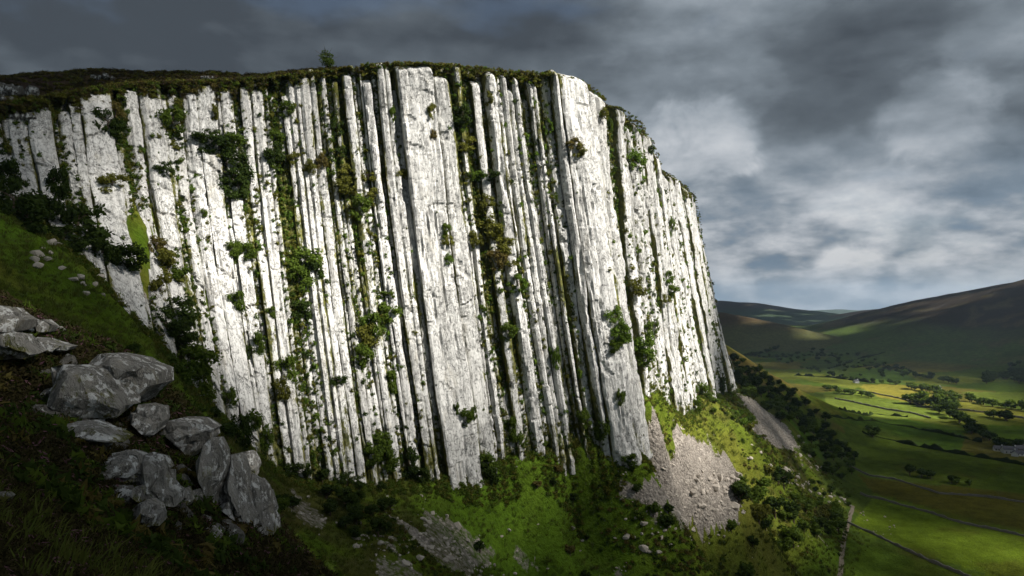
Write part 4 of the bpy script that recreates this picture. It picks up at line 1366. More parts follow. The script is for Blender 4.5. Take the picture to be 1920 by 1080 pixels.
def scatter(name, pts, scales, meshes, label, kind='stuff', tilt=0.2, seed=1, parent=None):
    """One object: the meshes instanced over many points through geometry nodes."""
    rs = np.random.default_rng(seed)
    n = len(pts)
    me = bpy.data.meshes.new(name)
    me.vertices.add(n)
    me.vertices.foreach_set('co', np.asarray(pts, np.float32).ravel())
    rot = np.stack([rs.uniform(-tilt, tilt, n), rs.uniform(-tilt, tilt, n), rs.uniform(0, 6.283, n)], -1)
    a = me.attributes.new('rot', 'FLOAT_VECTOR', 'POINT'); a.data.foreach_set('vector', rot.astype(np.float32).ravel())
    sc3 = np.asarray(scales, np.float32)
    if sc3.ndim == 1:
        sc3 = np.repeat(sc3[:, None], 3, 1) * rs.uniform(.8, 1.25, (n, 3)).astype(np.float32)
    a = me.attributes.new('scl', 'FLOAT_VECTOR', 'POINT'); a.data.foreach_set('vector', sc3.astype(np.float32).ravel())
    a = me.attributes.new('pick', 'INT', 'POINT'); a.data.foreach_set('value', rs.integers(0, len(meshes), n).astype(np.int32))
    me.update()
    o = link(name, me, parent, label=label, kind=kind)
    coll = bpy.data.collections.new(name + '_kinds')
    for k, m in enumerate(meshes):
        coll.objects.link(bpy.data.objects.new('%s_kind%02d' % (name, k), m))
    ng = bpy.data.node_groups.new(name + '_scatter', 'GeometryNodeTree')
    ng.interface.new_socket('Geometry', in_out='INPUT', socket_type='NodeSocketGeometry')
    ng.interface.new_socket('Geometry', in_out='OUTPUT', socket_type='NodeSocketGeometry')
    gi, go = ng.nodes.new('NodeGroupInput'), ng.nodes.new('NodeGroupOutput')
    ci = ng.nodes.new('GeometryNodeCollectionInfo')
    ci.inputs['Collection'].default_value = coll
    ci.inputs['Separate Children'].default_value = True
    ip = ng.nodes.new('GeometryNodeInstanceOnPoints')
    ip.inputs['Pick Instance'].default_value = True

    def attr(nm, ty):
        nd = ng.nodes.new('GeometryNodeInputNamedAttribute')
        nd.data_type = ty
        nd.inputs['Name'].default_value = nm
        return nd.outputs['Attribute']
    ng.links.new(gi.outputs[0], ip.inputs['Points'])
    ng.links.new(ci.outputs[0], ip.inputs['Instance'])
    ng.links.new(attr('rot', 'FLOAT_VECTOR'), ip.inputs['Rotation'])
    ng.links.new(attr('scl', 'FLOAT_VECTOR'), ip.inputs['Scale'])
    ng.links.new(attr('pick', 'INT'), ip.inputs['Instance Index'])
    ng.links.new(ip.outputs[0], go.inputs[0])
    md = o.modifiers.new('scatter', 'NODES')
    md.node_group = ng
    return o


def polar_points(n, a0, a1, r0, r1, seed):
    rs = np.random.default_rng(seed)
    a = np.radians(rs.uniform(a0, a1, n))
    r = r0 * (r1 / r0) ** rs.random(n)
    return r * np.sin(a), r * np.cos(a), rs


GRASS = [blades_mesh('grass_tuft', s, 16, .55, .028, M_GRASS, .35, .8) for s in (1, 2, 3)]
BRACKEN = [sprig_mesh('bracken_clump', s, 60, .15, m) for s, m in ((4, M_LEAF_MID), (5, M_LEAF_OLIVE), (6, M_LEAF_BROWN), (7, M_LEAF_DARK))]
HEATHER = [sprig_mesh('heather_clump', s, 110, .075, M_HEATH, M_BLOOM, sh) for s, sh in ((11, .02), (12, .12), (13, 0.0))]
SEAM = [sprig_mesh('seam_plant', s, 46, .20, m, None, 0, 1.1) for s, m in ((21, M_LEAF_MID), (22, M_LEAF_OLIVE), (23, M_LEAF_OLIVE), (24, M_LEAF_DARK), (25, M_LEAF_BRIGHT))]

# near spur
x, y, rs = polar_points(38000, -44, 8, 11, 66, 1)
z = height(x, y)
d = fbm2(x / 8, y / 8, 3, 400) + rs.uniform(-.3, .3, len(x))
k = (z > 90) & (d > -.9)
scatter('heather', np.stack([x, y, z - .05], -1)[k], rs.uniform(.45, 1.1, k.sum()) * np.clip(np.hypot(x, y)[k] / 30, .6, 1.4), HEATHER, 'dark heather covering the shaded spur nearest the camera', seed=1)
k = (z > 90) & (d <= -.3) & (rs.random(len(x)) < .12)
scatter('rough_grass', np.stack([x, y, z - .03], -1)[k], rs.uniform(.45, .95, k.sum()), GRASS, 'rough grass between the heather on the near spur', seed=2)
k = (z > 90) & (rs.random(len(x)) < .07) & (np.hypot(x, y) > 24)
scatter('bracken_fronds', np.stack([x, y, z + .05], -1)[k], rs.uniform(.6, 1.5, k.sum()), [BRACKEN[3], BRACKEN[3], BRACKEN[0], BRACKEN[2]], 'dead and green bracken among the heather of the near spur', seed=22)
# slopes below the cliff
x, y, rs = polar_points(110000, -40, 30, 70, 520, 3)
z = height(x, y)
tt = height.t
_, scr_ = ground_cover(x, y, z, None)
dn = fbm2(x / 14, y / 14, 4, 410) + .5 * fbm2(x / 60, y / 60, 2, 411)
dn = dn - .45 * np.exp(-(((x - 8) / 34) ** 2 + ((y - 182) / 26) ** 2))
k = (tt < .02) & (scr_ < .5) & (z > 10) & (dn > rs.uniform(-.15, .55, len(x)))
scatter('bracken', np.stack([x, y, z - .05], -1)[k], rs.uniform(.8, 2.0, k.sum()) * np.clip(np.hypot(x, y)[k] / 180, .6, 1.5), BRACKEN, 'bracken and bramble clumps over the hillside below the cliff', seed=3)
k = (tt < .02) & (scr_ < .5) & (z > 6) & (dn < .25) & (rs.random(len(x)) < .55)
scatter('hillside_grass', np.stack([x, y, z - .05], -1)[k], rs.uniform(.9, 2.0, k.sum()) * np.clip(np.hypot(x, y)[k] / 180, .6, 1.6), GRASS, 'long tussocky grass over the hillside below the cliff', seed=4)
# moor on top
x, y, rs = polar_points(26000, -44, 20, 140, 300, 5)
z = height(x, y)
k = (height.t > .8)
scatter('moor_heather', np.stack([x, y, z - .1], -1)[k], rs.uniform(.8, 2.4, k.sum()), HEATHER + [BRACKEN[1], BRACKEN[2]], 'heather and bilberry hanging over the rim of the cliff', seed=5)
# turf and heather spilling over the rim between the pillar heads
rs = np.random.default_rng(31)
wv = rs.uniform(-300, 1400, 15000)
drop = np.clip(fbm2(wv / 14, wv * 0, 3, 430) * 1.6 + .45, 0.05, 1) * np.where(wv < 120, 3.0, np.where(wv < 480, 6, 3.6)) * rs.random(15000) ** 1.6
hg = np.interp(wv, WS, RIM[:, 2] - FOOT[:, 2])
pf, nf_ = face(wv, drop / np.maximum(hg, 5))
pf[:, :2] += nf_ * rs.uniform(-2.5, 1.3, 15000)[:, None]
pf[:, 2] += .3
k = (hg > 12) & (wv > 470) & (rs.random(15000) < np.where(wv < 570, .6, .33))
scatter('rim_grass', pf[k], rs.uniform(.6, 1.5, k.sum()), BRACKEN[:3] + [BRACKEN[1], BRACKEN[1], HEATHER[0]], 'sunlit olive turf spilling over the higher rim of the cliff', tilt=.6, seed=25)
k = (hg > 12) & (wv <= 470)
scatter('rim_heather', pf[k], rs.uniform(.7, 1.9, k.sum()), HEATHER + BRACKEN[:3] + [BRACKEN[1]], 'turf and heather spilling over the rim of the cliff', tilt=.6, seed=15)
wv = rs.uniform(60, 1440, 9000)
fp_, nf_ = face(wv, np.full(9000, 1.0))
fp_[:, :2] += nf_ * rs.uniform(-1.5, 5.0, 9000)[:, None]
zz_ = height(fp_[:, 0], fp_[:, 1])
dn = fbm2(wv / 9, wv * 0, 3, 433)
k = dn > rs.uniform(-.2, .55, 9000)
scatter('foot_scrub', np.stack([fp_[:, 0], fp_[:, 1], zz_ + .1], -1)[k], rs.uniform(.7, 2.0, k.sum()), BRACKEN[:2], 'scrub and ferns growing along the foot of the cliff', tilt=.5, seed=16)
# seams of the cliff
rs = np.random.default_rng(9)
NQ = 90000
wv, vv_ = rs.uniform(-120, 1438, NQ), rs.uniform(.01, 1.0, NQ)
green = np.where(wv < 490, .22, .36)
for (w0, v0_, w1, v1_, sg, am) in [(600, 0, 690, .9, 26, .35), (845, 0, 925, .95, 26, .5), (505, .05, 515, .9, 16, .5), (213, 0, 216, .35, 14, .6), (300, .2, 305, .9, 18, .45), (440, .1, 452, .9, 12, .45), (1130, 0, 1160, 1, 14, .2),
                                   (770, 0, 775, 1, 26, -.5), (1070, 0, 1070, 1, 20, -.45), (165, 0, 170, 1, 24, -.3), (375, .3, 375, 1, 18, -.3), (822, 0, 822, .8, 10, -.35), (1240, .2, 1250, 1, 12, .25), (1350, .3, 1370, 1, 20, .2), (560, .7, 560, 1, 40, .15)]:
    tt_ = np.clip((vv_ - v0_) / (v1_ - v0_ + 1e-6), 0, 1)
    green += am * np.exp(-.5 * ((wv - w0 - (w1 - w0) * tt_) / sg) ** 2) * np.where((vv_ > v0_ - .05) & (vv_ < v1_ + .05), 1, .2)
green += .25 * sstep(vv_, .9, 1) + .25 * (1 - sstep(vv_, .0, .05))
streak = fbm2(wv / 4.5, vv_ * 5, 3, 470) + .6 * fbm2(wv / 16, vv_ * 9, 2, 471)
pf, nf_ = face(wv, vv_)
cand = np.where(streak + green * 1.1 > rs.uniform(.15, .75, NQ))[0]
pp, sz_ = [], []
for i in cand:
    o_ = Vector((pf[i, 0] + nf_[i, 0] * 9, pf[i, 1] + nf_[i, 1] * 9, pf[i, 2]))
    h = CLIFF_BVH.ray_cast(o_, Vector((-nf_[i, 0], -nf_[i, 1], 0)), 16)
    if h[0] is None:
        continue
    dep_ = 9 - h[3]                      # how far this spot stands proud of the mean face
    p_ = np.clip((0.35 - dep_) / 2.2, 0.02, 1) * (.35 + green[i])
    if rs.random() < p_:
        pp.append(h[0] + Vector((nf_[i, 0], nf_[i, 1], 0)) * .12)
        sz_.append(min(rs.lognormal(-.18, .5), 1.7))
pp = np.array([tuple(q) for q in pp])
print('seam plants', len(pp), len(cand))
dist = np.linalg.norm(pp - CAM, axis=1)
scatter('seam_plants', pp, np.array(sz_) * np.clip(dist / 200, .7, 1.5), SEAM, 'ferns and grass growing in the seams of the cliff', tilt=.8, seed=6, parent=cliff)

# ------------------------------------------------------------------ stones
M_STONE = simple_material('scree_stone', (0.46, 0.41, 0.35), .35, 1.1)
M_WALLSTONE = simple_material('wall_stone', (0.16, 0.15, 0.13), .4, .8)
STONES = [stone_mesh('stone', s, M_STONE, 12 + s % 3 * 4, .75) for s in range(6)]
pts, scl = [], []
rs = np.random.default_rng(21)
for q, P in enumerate(SCREE_P):
    lo, hi = P.min(0) - 4, P.max(0) + 4
    n = int((hi - lo).prod() * (1.0 if q in (0,) else .6))
    n = min(n, 14000)
    x, y = rs.uniform(lo[0], hi[0], n), rs.uniform(lo[1], hi[1], n)
    xs, ys = x + 3 * fbm2(x / 7, y / 7, 3, 110), y + 3 * fbm2(x / 7, y / 7, 3, 120)
    k = in_poly(xs, ys, P)
    x, y = x[k], y[k]
    z = height(x, y)
    kk = height.t < .05
    foot = sstep(-z, -70, -48) if q == 0 else .35
    keep_ = rs.random(len(x)) < (1.0 if q < 2 else .28)
    kk = kk & keep_
    s = rs.lognormal(-.75, .42, len(x)) * (1 + .9 * foot)
    x = x + rs.normal(0, 1.1, len(x)); y = y + rs.normal(0, 1.1, len(x))
    z = height(x, y)
    pts.append(np.stack([x, y, z + .05 * s], -1)[kk]); scl.append(s[kk])
pts, scl = np.concatenate(pts), np.concatenate(scl)
scatter('rubble', pts, scl, STONES, 'loose pale stones of the screes below the cliff', tilt=.6, seed=7)
x, y, rs = polar_points(26000, -34, 30, 90, 430, 23)
z = height(x, y)
k = (height.t < .01) & (z > 12) & (fbm2(x / 9, y / 9, 4, 130) > rs.uniform(.22, .6, len(x)))
scatter('scattered_stones', np.stack([x, y, z], -1)[k], rs.lognormal(-.7, .45, k.sum()), STONES, 'grey stones lying about the grassy slope', tilt=.5, seed=8)

BLD = [stone_mesh('boulder', s + 40, M_STONE, 22, .85) for s in range(5)]


def boulders(poly, n, seed, lo, hi, label, group):
    rs = random.Random(seed)
    for x, y in in_plan(poly, n, seed, 1.5):
        s = lo + (hi - lo) * rs.random() ** 2
        o = link('boulder', BLD[rs.randrange(5)], label=label, cat='boulder', group=group, loc=(x, y, GEO(x, y) + s * .12))
        o.scale = (s, s * rs.uniform(.6, 1), s * rs.uniform(.6, 1.1))
        o.rotation_euler = (rs.uniform(-.4, .4), rs.uniform(-.4, .4), rs.uniform(0, 6.28))


boulders([(1300, 880), (1390, 900), (1400, 930), (1370, 960), (1300, 985), (1265, 975)], 70, 1, 1.6, 4.4, 'pale boulder among the blocks at the foot of the sunlit scree', 'boulders at the foot of the sunlit scree')
boulders([(1395, 860), (1500, 890), (1570, 925), (1600, 950), (1520, 930), (1420, 890)], 55, 2, 1.2, 4.0, 'pale boulder on the sunlit bank above the thicket', 'boulders on the sunlit bank')
boulders([(1470, 800), (1520, 830), (1560, 880), (1520, 890), (1470, 850)], 26, 3, 1.5, 4.5, 'grey boulder below the shaded scree', 'boulders below the shaded scree')
boulders([(1180, 960), (1270, 990), (1340, 1040), (1250, 1080), (1150, 1010)], 26, 4, .8, 3.0, 'grey boulder on the shaded slope under the scree', 'boulders on the shaded slope')
boulders([(560, 920), (700, 980), (900, 960), (1100, 930), (1080, 1060), (700, 1075)], 46, 5, .6, 2.2, 'small grey boulder on the grass under the cliff', 'boulders under the cliff')
boulders([(60, 440), (170, 480), (200, 560), (120, 560), (60, 500)], 22, 6, .6, 2.2, 'weathered boulder on the green slope above the crag', 'boulders above the crag')
boulders([(1600, 950), (1680, 970), (1700, 1010), (1640, 1000)], 16, 7, .6, 1.6, 'white stone lying in the field beside the wall', 'stones in the field')

# ------------------------------------------------------------------ the crag on the near spur
M_CRAG = limestone_material('lichen_crag', (0.33, 0.315, 0.285), (0.15, 0.145, 0.13), 0.9, 1.0, 3.0, own_axes=False)
# pale lichen patches on the near rock
mt = NT(M_CRAG.node_tree)
bs = [n for n in mt.n if n.type == 'BSDF_DIFFUSE'][0]
src = bs.inputs['Color'].links[0].from_socket
Pm_ = mt.node('ShaderNodeTexCoord').outputs['Object']
li = mt.math('MULTIPLY', mt.smooth(mt.noise(Pm_, 1.6, 6, 0.7, 0.3), 0.53, 0.57), mt.smooth(mt.noise(Pm_, 0.35, 3, 0.5), 0.36, 0.52))
mt.l.new(mt.mix(mt.math('MULTIPLY', li, 0.85), src, (0.78, 0.78, 0.75)), bs.inputs['Color'])

CRAG = [([(-60, 600), (-30, 575), (0, 573), (25, 590), (38, 600), (30, 622), (5, 628), (-40, 640)], 'weathered rock at the edge of the view, top of the near crag'),
        ([(-50, 640), (10, 628), (28, 622), (38, 640), (56, 665), (40, 675), (-40, 680)], 'squat lichen grey rock under the weathered top rock of the crag'),
        ([(40, 632), (60, 610), (79, 597), (96, 610), (90, 622), (60, 630)], 'pointed peak shaped rock on top of the near crag'),
        ([(90, 613), (105, 611), (121, 623), (116, 630), (90, 627)], 'small wedge rock leaning on the pointed peak rock'),
        ([(46, 645), (70, 631), (95, 640), (134, 650), (128, 658), (70, 664), (50, 658)], 'low flat grey rock below the pointed peak rock'),
        ([(91, 684), (118, 678), (150, 688), (170, 690), (196, 728), (231, 770), (215, 784), (160, 788), (120, 768), (100, 730)], 'large flat faced boulder with white lichen, left half of the split pair'),
        ([(176, 694), (165, 672), (192, 660), (235, 667), (270, 684), (294, 699), (293, 726), (262, 750), (238, 772), (229, 764), (203, 728)], 'large overhanging boulder with a pale top, the outer half of the split pair'),
        ([(226, 788), (262, 757), (297, 761), (301, 790), (290, 814), (262, 820), (238, 804)], 'cracked grey block directly under the overhanging boulder'),
        ([(112, 797), (145, 791), (190, 804), (238, 828), (200, 826), (160, 816), (118, 806)], 'long thin slab of rock lying in the heather'),
        ([(297, 796), (330, 783), (370, 789), (396, 806), (393, 826), (372, 846), (355, 862), (335, 840), (300, 822)], 'rounded grey boulder with a white spot on the crag edge'),
        ([(366, 880), (380, 838), (396, 818), (410, 842), (412, 890), (402, 930), (404, 958), (378, 952), (366, 915)], 'tall pale rib of rock under the rounded boulder'),
        ([(404, 935), (422, 908), (440, 922), (452, 950), (470, 982), (448, 988), (420, 962)], 'fluted pale rock at the foot of the tall rib'),
        ([(412, 858), (432, 850), (448, 896), (460, 935), (474, 968), (470, 988), (450, 950), (430, 915)], 'narrow leaning rock rib beside the tall rib'),
        ([(440, 852), (470, 846), (481, 878), (477, 897), (455, 882)], 'short grey rock behind the narrow leaning rib'),
        ([(474, 890), (490, 905), (500, 945), (510, 985), (512, 1012), (494, 1004), (482, 960)], 'outermost thin rib of the crag beside the drop'),
        ([(188, 862), (225, 846), (256, 855), (266, 880), (260, 898), (225, 890), (205, 880)], 'slanted grey rock in the heather above the pale flat stone'),
        ([(262, 850), (285, 853), (299, 880), (307, 920), (324, 935), (324, 957), (300, 948), (282, 918), (264, 900)], 'lumpy dark rock rib standing in the heather'),
        ([(218, 893), (240, 888), (263, 898), (262, 911), (244, 913)], 'pale flat topped stone in the heather'),
        ([(244, 914), (262, 911), (266, 942), (250, 950)], 'small upright stone under the pale flat stone'),
        ([(246, 955), (270, 940), (300, 962), (299, 986), (270, 990), (250, 975)], 'angular block with a white top low in the heather'),
        ([(338, 922), (350, 914), (358, 940), (350, 955), (340, 950)], 'small round stone at the foot of the rounded boulder'),
        ([(357, 920), (370, 916), (378, 945), (370, 955), (358, 950)], 'small stone wedged against the tall rib'),
        ([(468, 992), (488, 988), (500, 1008), (482, 1018), (470, 1010)], 'small round boulder at the bottom of the outer ribs'),
        ([(381, 990), (392, 990), (414, 1012), (406, 1018), (388, 1004)], 'thin pale splinter of rock in dark grass'),
        ([(-10, 925), (8, 924), (18, 932), (10, 943), (-10, 945)], 'pale stone at the edge of the view in dark heather'),
        ([(544, 1034), (560, 1040), (565, 1054), (546, 1052)], 'small pale stone on the lip of the gully')]


def crag_rock(outline, seed, label):
    O = np.array(outline, float)
    c = O.mean(0)
    low = O[O[:, 1].argmax()]
    pass
    hp = hit(np.array([low[0], c[0]]), np.array([low[1] - 4, O[:, 1].max() - 3]), 8, 400)
    dd = [q[1] for q in hp]
    dist = float(np.clip(min(dd), 16, 62))
    # denser outline
    n = 130
    seg = np.linalg.norm(np.roll(O, -1, 0) - O, axis=1)
    cum = np.concatenate([[0], np.cumsum(seg)])
    u = np.linspace(0, cum[-1], n, endpoint=False)
    OC = np.concatenate([O, O[:1]])
    ring = np.stack([np.interp(u, cum, OC[:, i]) for i in range(2)], -1)
    ring = .6 * ring + .2 * np.roll(ring, 1, 0) + .2 * np.roll(ring, -1, 0)
    th = np.arange(n) / n * 6.283
    ring = c + (ring - c) * (1 + .05 * fbm2(np.cos(th) * 3 + seed, np.sin(th) * 3, 4, 505))[:, None]
    rr = random.Random(seed)
    w_m = (O[:, 0].max() - O[:, 0].min()) * dist / 1280
    h_m = (O[:, 1].max() - O[:, 1].min()) * dist / 1280
    T = .62 * min(w_m, h_m) + .25 * max(w_m, h_m)
    K = 36
    V = []
    # front half then back half, each ring shrinks towards the middle
    prof = np.linspace(0, 1, K)
    planes = [(rr.uniform(-1.8, 1.8), rr.uniform(-1.8, 1.8), rr.uniform(.35, .8)) for _ in range(8)]
    for side in (1, -1):
        rng_ = prof if side == 1 else prof[1:-1][::2]
        for s in (rng_ if side == 1 else rng_[::1]):
            q = c + (ring - c) * (1 - s)
            e = (ring - c) / (np.abs(ring - c).max(0) + 1e-6)
            uu = e[:, 0] * (1 - s); vv = e[:, 1] * (1 - s)
            dome = min(1.0, s * 5.5) ** .7 * 1.15
            fac = np.full(len(q), 1.0)
            if side == 1:
                for a, b, cc in planes:
                    fac = np.minimum(fac, cc + .5 * (a * uu + b * vv) + .18)
                dep = -T * dome * fac
            else:
                dep = T * .8 * dome
            P = np.stack([pt(a, b, dist) for a, b in q])
            P[:, 1] += dep
            V.append(P)
    nf = K
    A = np.concatenate(V)
    F = []
    for i in range(K - 1):
        for j in range(n):
            a, b = i * n + j, i * n + (j + 1) % n
            F.append((a, b, b + n, a + n))
    nb = len(V) - K
    prev = 0
    for i in range(nb):
        cur = K + i
        for j in range(n):
            a, b = prev * n + j, prev * n + (j + 1) % n
            F.append((b, a, cur * n + j, cur * n + (j + 1) % n))
        prev = cur
    F.append(tuple((prev * n + j) for j in range(n))[::-1])
    nrm_noise = fbm3(A[:, 0] / 1.1 + seed, A[:, 1] / 1.1, A[:, 2] / 1.1, 5, 500, .55)
    cell = fbm3(A[:, 0] / .45, A[:, 1] / .45, A[:, 2] / .45, 3, 520)
    ctr = A.mean(0)
    dirn = (A - ctr) / (np.linalg.norm(A - ctr, axis=1, keepdims=True) + 1e-6)
    crackf = np.abs(fbm3(A[:, 0] / 1.8 + 9, A[:, 1] / 1.8, A[:, 2] / 1.8, 3, 530))
    stp = np.round(fbm3(A[:, 0] / 1.2, A[:, 1] / 1.2, A[:, 2] / .8 + seed, 3, 550) * 3.5) / 3.5
    disp = 0.06 * T * nrm_noise + .09 * min(T, 1.2) * stp + .07 * cell * min(T, 1.2) - .30 * np.clip(.06 - crackf, 0, 1) / .06 * min(T, .8)
    A = A + dirn * disp[:, None]
    org = A[:, :].mean(0)
    org[2] = A[:, 2].min()
    moss = np.clip(.30 + .35 * fbm3(A[:, 0] / 1.5, A[:, 1] / 1.5, A[:, 2] / 1.5, 3, 540) + .35 * np.clip(1 - (A[:, 2] - A[:, 2].min()) / .5, 0, 1), 0, 1)
    me = new_mesh('rock', A - org, F, M_CRAG, smooth=False, attrs={'moss': moss, 'tone': np.full(len(A), rr.uniform(.6, 1))})
    o = link('crag_rock', me, label=label, cat='rock', group='rocks of the near crag', loc=tuple(org))
    md = o.modifiers.new('fracture', 'DECIMATE')
    md.ratio = .045


for k, (o_, lb) in enumerate(CRAG):
    crag_rock(o_, k * 3 + 1, lb)

cp = np.array(in_plan([(40, 640), (235, 660), (310, 750), (420, 830), (520, 990), (490, 1040), (340, 1010), (200, 950), (90, 830)], 2600, 78, .12))
cz = height(cp[:, 0], cp[:, 1])
scatter('crag_heather', np.column_stack([cp, cz]), np.random.default_rng(5).uniform(.6, 1.5, len(cp)), HEATHER + [BRACKEN[3], BRACKEN[0]], 'heather and bilberry packed between the rocks of the near crag', seed=35)
CRB = [stone_mesh('crag_stone', s + 90, M_CRAG, 24, .9) for s in range(5)]
rr = random.Random(77)
for i, (x, y) in enumerate(in_plan([(60, 680), (235, 690), (300, 760), (400, 850), (500, 990), (480, 1020), (340, 990), (200, 930), (120, 820)], 70, 77, .7)):
    s_ = rr.uniform(.3, 1.25) * (1 if rr.random() < .7 else 1.5)
    o = link('crag_stone', CRB[rr.randrange(5)], label='small lichen spotted stone lodged in the heather of the near crag', cat='stone', group='stones lodged about the near crag', loc=(x, y, GEO(x, y) + .08 * s_))
    o.scale = (s_, s_ * rr.uniform(.6, 1), s_ * rr.uniform(.6, 1.3))
    o.rotation_euler = (rr.uniform(-.6, .6), rr.uniform(-.6, .6), rr.uniform(0, 6.28))

# outcrops in the moor
for k, (px, py, w_, lb) in enumerate([(32, 180, 60, 'blocky limestone outcrop high in the moor near the edge of the view'), (190, 150, 34, 'small limestone outcrop near the skyline of the moor'),
                                      (42, 225, 34, 'low limestone outcrop in the moor below the blocky one'), (388, 150, 20, 'tiny pale outcrop in the moor above the blocky pillars'), (8, 190, 24, 'limestone knob beside the blocky outcrop')]):
    h = first_hit(px, py)
    root = link('limestone_outcrop', None, label=lb, cat='outcrop', group='outcrops in the moor', loc=h[0])
    dist = (h[0] - Vector(CAM)).length
    wm = w_ * dist / 1280
    rr = random.Random(k)
    for i in range(10):
        o = link('rock', stone_mesh('outcrop_rock', 70 + k * 11 + i, M_CRAG, 16, 1.0), root, loc=(wm * (rr.uniform(-.45, .45)), rr.uniform(-.5, .5), rr.uniform(-.2, .5) + .1 * wm))
        s = wm * rr.uniform(.16, .36)
        o.scale = (s * .9, s, s * rr.uniform(.9, 1.5))

# ------------------------------------------------------------------ walls, track, farm
def drape(ln, step=4.0):
    P = plan(ln)
    out = [P[0]]
    for a, b in zip(P[:-1], P[1:]):
        L = np.linalg.norm(b - a)
        m_ = max(int(L / step), 1)
        for i in range(1, m_ + 1):
            out.append(a + (b - a) * i / m_)
    return np.array(out)


def wall(ln, label, hgt=1.5, wid=.9, seed=0, name='field_wall', mat=None):
    P = drape(ln, 2.5)
    P = P + np.stack([fbm2(P[:, 0] / 25, P[:, 1] / 25, 2, 600 + seed), fbm2(P[:, 0] / 25, P[:, 1] / 25, 2, 620 + seed)], -1) * 2
    T = np.gradient(P, axis=0)
    T /= np.linalg.norm(T, axis=1, keepdims=True) + 1e-9
    N_ = np.stack([T[:, 1], -T[:, 0]], -1)
    V, F = [], []
    rr = random.Random(seed)
    for i, (p, n_) in enumerate(zip(P, N_)):
        z = GEO(p[0], p[1])
        h = hgt * rr.uniform(.6, 1.15) * (1 if 'wall' in name else max(.15, 1 + 1.1 * vn2(i * .35, seed * 3.0, 640)))
        for (a, b) in [(-.5, -.3), (-.42, h * .6), (-.25, h), (.25, h * rr.uniform(.9, 1.05)), (.42, h * .6), (.5, -.3)]:
            V.append((p[0] + n_[0] * a * wid + rr.uniform(-.06, .06), p[1] + n_[1] * a * wid + rr.uniform(-.06, .06), z + b))
    for i in range(len(P) - 1):
        for k in range(5):
            F.append((i * 6 + k, i * 6 + k + 1, i * 6 + k + 7, i * 6 + k + 6))
    org = np.array(V).mean(0)
    me = new_mesh(name, np.array(V) - org, np.array(F), mat or M_WALLSTONE)
    link(name, me, label=label, cat='wall' if 'wall' in name else 'hedge', group='field walls and hedges of the valley', loc=tuple(org))


M_HEDGE = simple_material('hedge_leaf', (0.028, 0.040, 0.012), .4, .8)
wall([(1590, 980), (1640, 1002), (1700, 1034), (1760, 1060), (1830, 1090)], 'dry stone wall crossing the nearest green field', 1.5, 1.0, 1)
wall([(1608, 925), (1660, 940), (1740, 962), (1800, 980), (1860, 992), (1940, 1010)], 'dry stone wall between the bright field and the brown field', 1.5, 1.0, 2)
wall([(1600, 878), (1680, 900), (1760, 925), (1850, 932), (1940, 945)], 'low wall along the upper edge of the brown field', 1.4, 1.0, 3)
wall([(1620, 812), (1680, 826), (1740, 840), (1800, 852), (1860, 862), (1940, 876)], 'long dark hedge running towards the farmhouses', 2.6, 2.6, 4, 'field_hedge', M_HEDGE)
wall([(1560, 782), (1640, 790), (1700, 800), (1760, 812), (1810, 822), (1840, 830)], 'thin hedge across the shaded middle fields', 2.0, 2.0, 5, 'field_hedge', M_HEDGE)
wall([(1565, 748), (1610, 756), (1660, 768), (1710, 775), (1745, 785)], 'dark wall through the brightest sunlit field', 2.0, 1.8, 6)
wall([(1600, 732), (1640, 738), (1690, 748), (1730, 760)], 'wall between the green and the golden sunlit fields', 2.0, 1.8, 7)
wall([(1575, 768), (1640, 776), (1700, 782)], 'hedge along the shaded edge of the sunlit fields', 2.4, 2.4, 8, 'field_hedge', M_HEDGE)
wall([(1490, 704), (1560, 708), (1640, 718)], 'hedge along the pale fields at the valley head', 3, 3, 9, 'field_hedge', M_HEDGE)
wall([(1720, 762), (1790, 768), (1860, 775), (1950, 790)], 'thin wall beyond the clump of tall trees', 2.2, 2.0, 10)
wall([(1660, 660), (1600, 675), (1560, 690)], 'hedge climbing the foot of the dark hill', 3, 3, 11, 'field_hedge', M_HEDGE)
wall([(1600, 690), (1650, 684), (1700, 694), (1730, 706)], 'hedge around the field at the foot of the dark hill', 3, 3, 12, 'field_hedge', M_HEDGE)

M_TRACK = simple_material('track_gravel', (0.17, 0.145, 0.11), .35, .5)
TR = drape([(1574, 1095), (1577, 1060), (1580, 1030), (1584, 1005), (1590, 985), (1595, 965), (1600, 948)], 2.0)
T = np.gradient(TR, axis=0); T /= np.linalg.norm(T, axis=1, keepdims=True)
N_ = np.stack([T[:, 1], -T[:, 0]], -1)
V_, F_ = [], []
for i, (p, n_) in enumerate(zip(TR, N_)):
    for a in (-1.0, -.35, .35, 1.0):
        q = p + n_ * (a + .25 * vn2(i * .3, a, 700))
        V_.append((q[0], q[1], GEO(q[0], q[1]) + .06 + (.05 if abs(a) < .9 else 0)))
for i in range(len(TR) - 1):
    for k in range(3):
        F_.append((i * 4 + k, i * 4 + k + 1, i * 4 + k + 5, i * 4 + k + 4))
link('track', new_mesh('track', np.array(V_), np.array(F_), M_TRACK), label='narrow pale farm track at the foot of the slope', kind='structure')

M_WHITE = simple_material('whitewash', (0.55, 0.55, 0.53), .12, 1)
M_SLATE = simple_material('slate_roof', (0.10, 0.10, 0.11), .3, 1)
M_GLASS = simple_material('window_glass', (0.02, 0.025, 0.03), .1, 1)


def box(x0, y0, z0, x1, y1, z1):
    v = [(x, y, z) for z in (z0, z1) for y in (y0, y1) for x in (x0, x1)]
    f = [(0, 2, 3, 1), (4, 5, 7, 6), (0, 1, 5, 4), (2, 6, 7, 3), (0, 4, 6, 2), (1, 3, 7, 5)]
    return v, f


